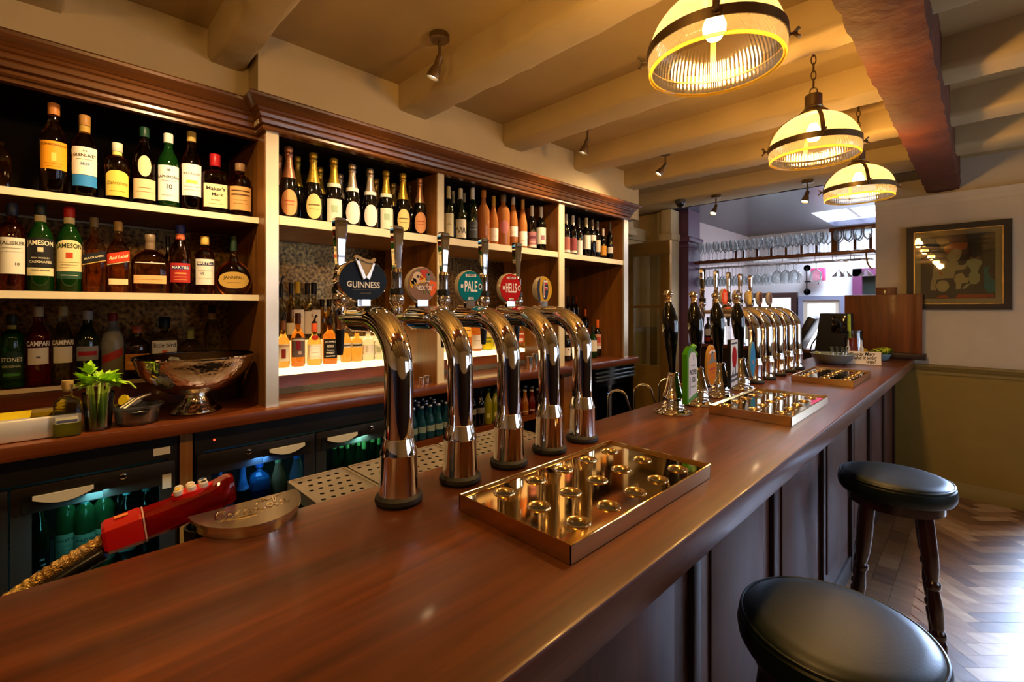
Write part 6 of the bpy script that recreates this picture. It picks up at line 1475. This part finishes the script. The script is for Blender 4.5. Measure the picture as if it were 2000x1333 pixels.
shp([(x + 530, y + 940) for x, y in [(95 * math.cos(2 * PI * k / 28), 85 * math.sin(2 * PI * k / 28)) for k in range(28)]], 3, 4)
shp([(x + 530, y + 940) for x, y in [(60 * math.cos(2 * PI * k / 28), 54 * math.sin(2 * PI * k / 28)) for k in range(28)]], 9, 5)
shp([(1090, 690), (1180, 690), (1150, 760), (1200, 850), (1250, 880), (1250, 1050), (1160, 1050), (1100, 980)], 5, 1)
shp([(720, 1090), (750, 1065), (1230, 1070), (1230, 1110), (720, 1120)], 6, 1)
shp([(430, 1110), (480, 1075), (580, 1070), (620, 1110)], 6, 1)
shp([(410, 650), (450, 640), (500, 720), (540, 790), (500, 770), (440, 700)], 2, 3)
shp([(860, 920), (920, 915), (890, 950), (840, 990), (800, 985)], 4, 4)
shp([(900, 545), (940, 535), (960, 560), (920, 575)], 8, 4); shp([(1000, 545), (1040, 540), (1050, 565), (1010, 575)], 8, 4)
art.build('print', [flat(c, .6) for c in AC], pc, ang=0)
MB().prism([(-i0, -i1), (i0, -i1), (i0, i1), (-i0, i1)], .013, .0145, fn=fy).build('picture_glass', CLEARGLASS, pc, ang=0)
# ================================================================= BAR STOOLS
def stool(loc, rz, label):
    t = thing('bar_stool', label, 'bar stool', loc, rz, 'bar stools along the bar front')
    z = .82; r_ = .2
    MB().lathe([(0, z + .006), (.08, z + .005), (.15, z + .001), (.178, z - .004), (.188, z - .010), (.191, z - .014)], 64).build('seat_top', LEATHER, t)
    pp = [(.192 * math.cos(2 * PI * k / 64), .192 * math.sin(2 * PI * k / 64), z - .013) for k in range(64)]
    MB().tube(pp, .0042, 8, closed=True).build('piping', LEATHER, t)
    MB().lathe([(.190, z - .014), (.198, z - .022), (.202, z - .045), (.199, z - .066), (.192, z - .078), (.18, z - .082), (0, z - .082)], 64).build('seat_side', LEATHER, t)
    MB().lathe([(0, z - .082), (.165, z - .082), (.165, z - .125), (.15, z - .13), (0, z - .13)], 48).build('seat_frame', DARKW, t)
    for k in range(4):
        a = PI / 4 + PI / 2 * k
        c_, s_ = math.cos(a), math.sin(a)
        lp = [(0.0, .026), (.012, .028), (.05, .020), (.15, .019), (.22, .023), (.235, .017), (.245, .024), (.26, .024), (.27, .017), (.285, .021), (.36, .024), (.42, .018), (.43, .025), (.445, .025), (.455, .018), (.50, .026), (.56, .028), (.74, .027)]
        P0 = Vector((.215 * c_, .215 * s_, 0)); P1 = Vector((.125 * c_, .125 * s_, .735))
        lm = MB(); lm.lathe([(0, 0)] + [(r2, z2) for z2, r2 in lp] + [(0, .74)], 20)
        d = (P1 - P0).normalized()
        lm.xf(Matrix.Translation(P0) @ Vector((0, 0, 1)).rotation_difference(d).to_matrix().to_4x4())
        lg = lm.build('leg', DARKW, t)
    for k in range(4):
        a0 = PI / 4 + PI / 2 * k; a1 = a0 + PI / 2; zr = .13 if k % 2 else .10
        rr = .215 - .09 * zr / .735
        p0 = Vector((rr * math.cos(a0), rr * math.sin(a0), zr)); p1 = Vector((rr * math.cos(a1), rr * math.sin(a1), zr))
        pts = [p0.lerp(p1, f) for f in (0, .2, .35, .5, .65, .8, 1)]
        MB().tube([tuple(p) for p in pts], [.009, .012, .010, .015, .010, .012, .009], 12).build('stretcher', DARKW, t)
stool((-.262, 2.586, 0), math.radians(8), 'far dark wooden bar stool with round green black leather seat')
stool((-.235, 1.275, 0), math.radians(40), 'nearest bar stool, round dark leather seat cut off by the bottom edge')
# ================================================================= LIGHT
def lamp(kind, name, loc, energy, col, **k):
    l = bpy.data.lights.new(name, kind); l.energy = energy; l.color = lin(col)[:3]
    for a, b in k.items(): setattr(l, a, b)
    o = bpy.data.objects.new(name, l); COL.objects.link(o); o.location = loc
    return o
def aim(o, d): o.rotation_euler = Vector(d).to_track_quat('-Z', 'Y').to_euler()
for k, (x, y, z) in enumerate(PEND + [(-.51, .22, 2.237), (-.51, -.85, 2.237)]):  # last two are added lamps out of frame, no fixtures, to warm the bar
    lamp('POINT', 'pendant_and_added_light', (x, y, z + .045), 36 if k < 3 else 16, '#ffc470', shadow_soft_size=.04)
for k, (p, d) in enumerate(SPOTS):
    o = lamp('SPOT', 'spot_light', p, (60, 54, 54, 22, 22, 90)[k], '#ffd8a0', spot_size=math.radians(122), spot_blend=1, shadow_soft_size=.025)
    aim(o, d)
for i, (a, b) in enumerate(WIN):
    o = lamp('AREA', 'window_light', (XR + .14, (a + b) / 2, (ZW0 + ZW1) / 2), 25 * (b - a), '#d4e0f8', shape='RECTANGLE', size=b - a - .1, size_y=ZW1 - ZW0 - .1)
    aim(o, (-1, 0, 0))
o = lamp('AREA', 'skylight_light', ((sky[0] + sky[1]) / 2, (sky[2] + sky[3]) / 2, 3.0), 110, '#dfe8ff', shape='RECTANGLE', size=1.1, size_y=1.1); aim(o, (0, 0, -1))
o = lamp('AREA', 'room_window_light', (1.6, 7.45, 1.6), 80, '#dfe8ff', shape='RECTANGLE', size=2, size_y=1.2); aim(o, (-.6, -.6, .0))
for (x, y, z, sx, e, c) in [(-2.275, .11, .925, .7, 5, '#7fe0e8'), (-2.275, .64, .925, .4, 4, '#5aa8ff'), (-2.275, 1.11, .925, .4, 4, '#8fe0c8'), (-2.40, 3.42, .9, .5, 6, '#4a9cff')]:
    o = lamp('AREA', 'fridge_light', (x, y, z), e, c, shape='RECTANGLE', size=.06, size_y=sx); aim(o, (-.45, 0, -1))
o = lamp('AREA', 'added_door_light', ((DX0 + DX1) / 2, YE + .2, 1.1), 80, '#b8d2ff', shape='RECTANGLE', size=.7, size_y=1.8, spread=math.radians(52)); aim(o, (-.03, -1, -.45))  # added lamp outside the unseen door, aimed for the floor glare
w = bpy.data.worlds.new('world'); SC.world = w; w.use_nodes = True
w.node_tree.nodes['Background'].inputs['Color'].default_value = (.6, .75, 1, 1); w.node_tree.nodes['Background'].inputs['Strength'].default_value = .6
# ================================================================= CAMERA
cd = bpy.data.cameras.new('camera'); cam = bpy.data.objects.new('camera', cd); COL.objects.link(cam)
cd.sensor_width = 36; cd.lens = 905 / 2000 * 36; cd.shift_y = -(1333 / 2 - CY) / 2000; cd.clip_start = .05
cam.location = (0, 0, EYE); cam.rotation_euler = (PI / 2, 0, TH)
SC.camera = cam
SC.view_settings.view_transform = 'Standard'; SC.view_settings.look = 'None'; SC.view_settings.gamma = 1; SC.view_settings.use_curve_mapping = False
SC.view_settings.exposure = 0.0
SC.cycles.max_bounces = 10; SC.cycles.transparent_max_bounces = 24; SC.cycles.glossy_bounces = 5; SC.cycles.transmission_bounces = 8; SC.cycles.diffuse_bounces = 4
SC.cycles.sample_clamp_indirect = 6
SC.cycles.caustics_reflective = False; SC.cycles.caustics_refractive = True
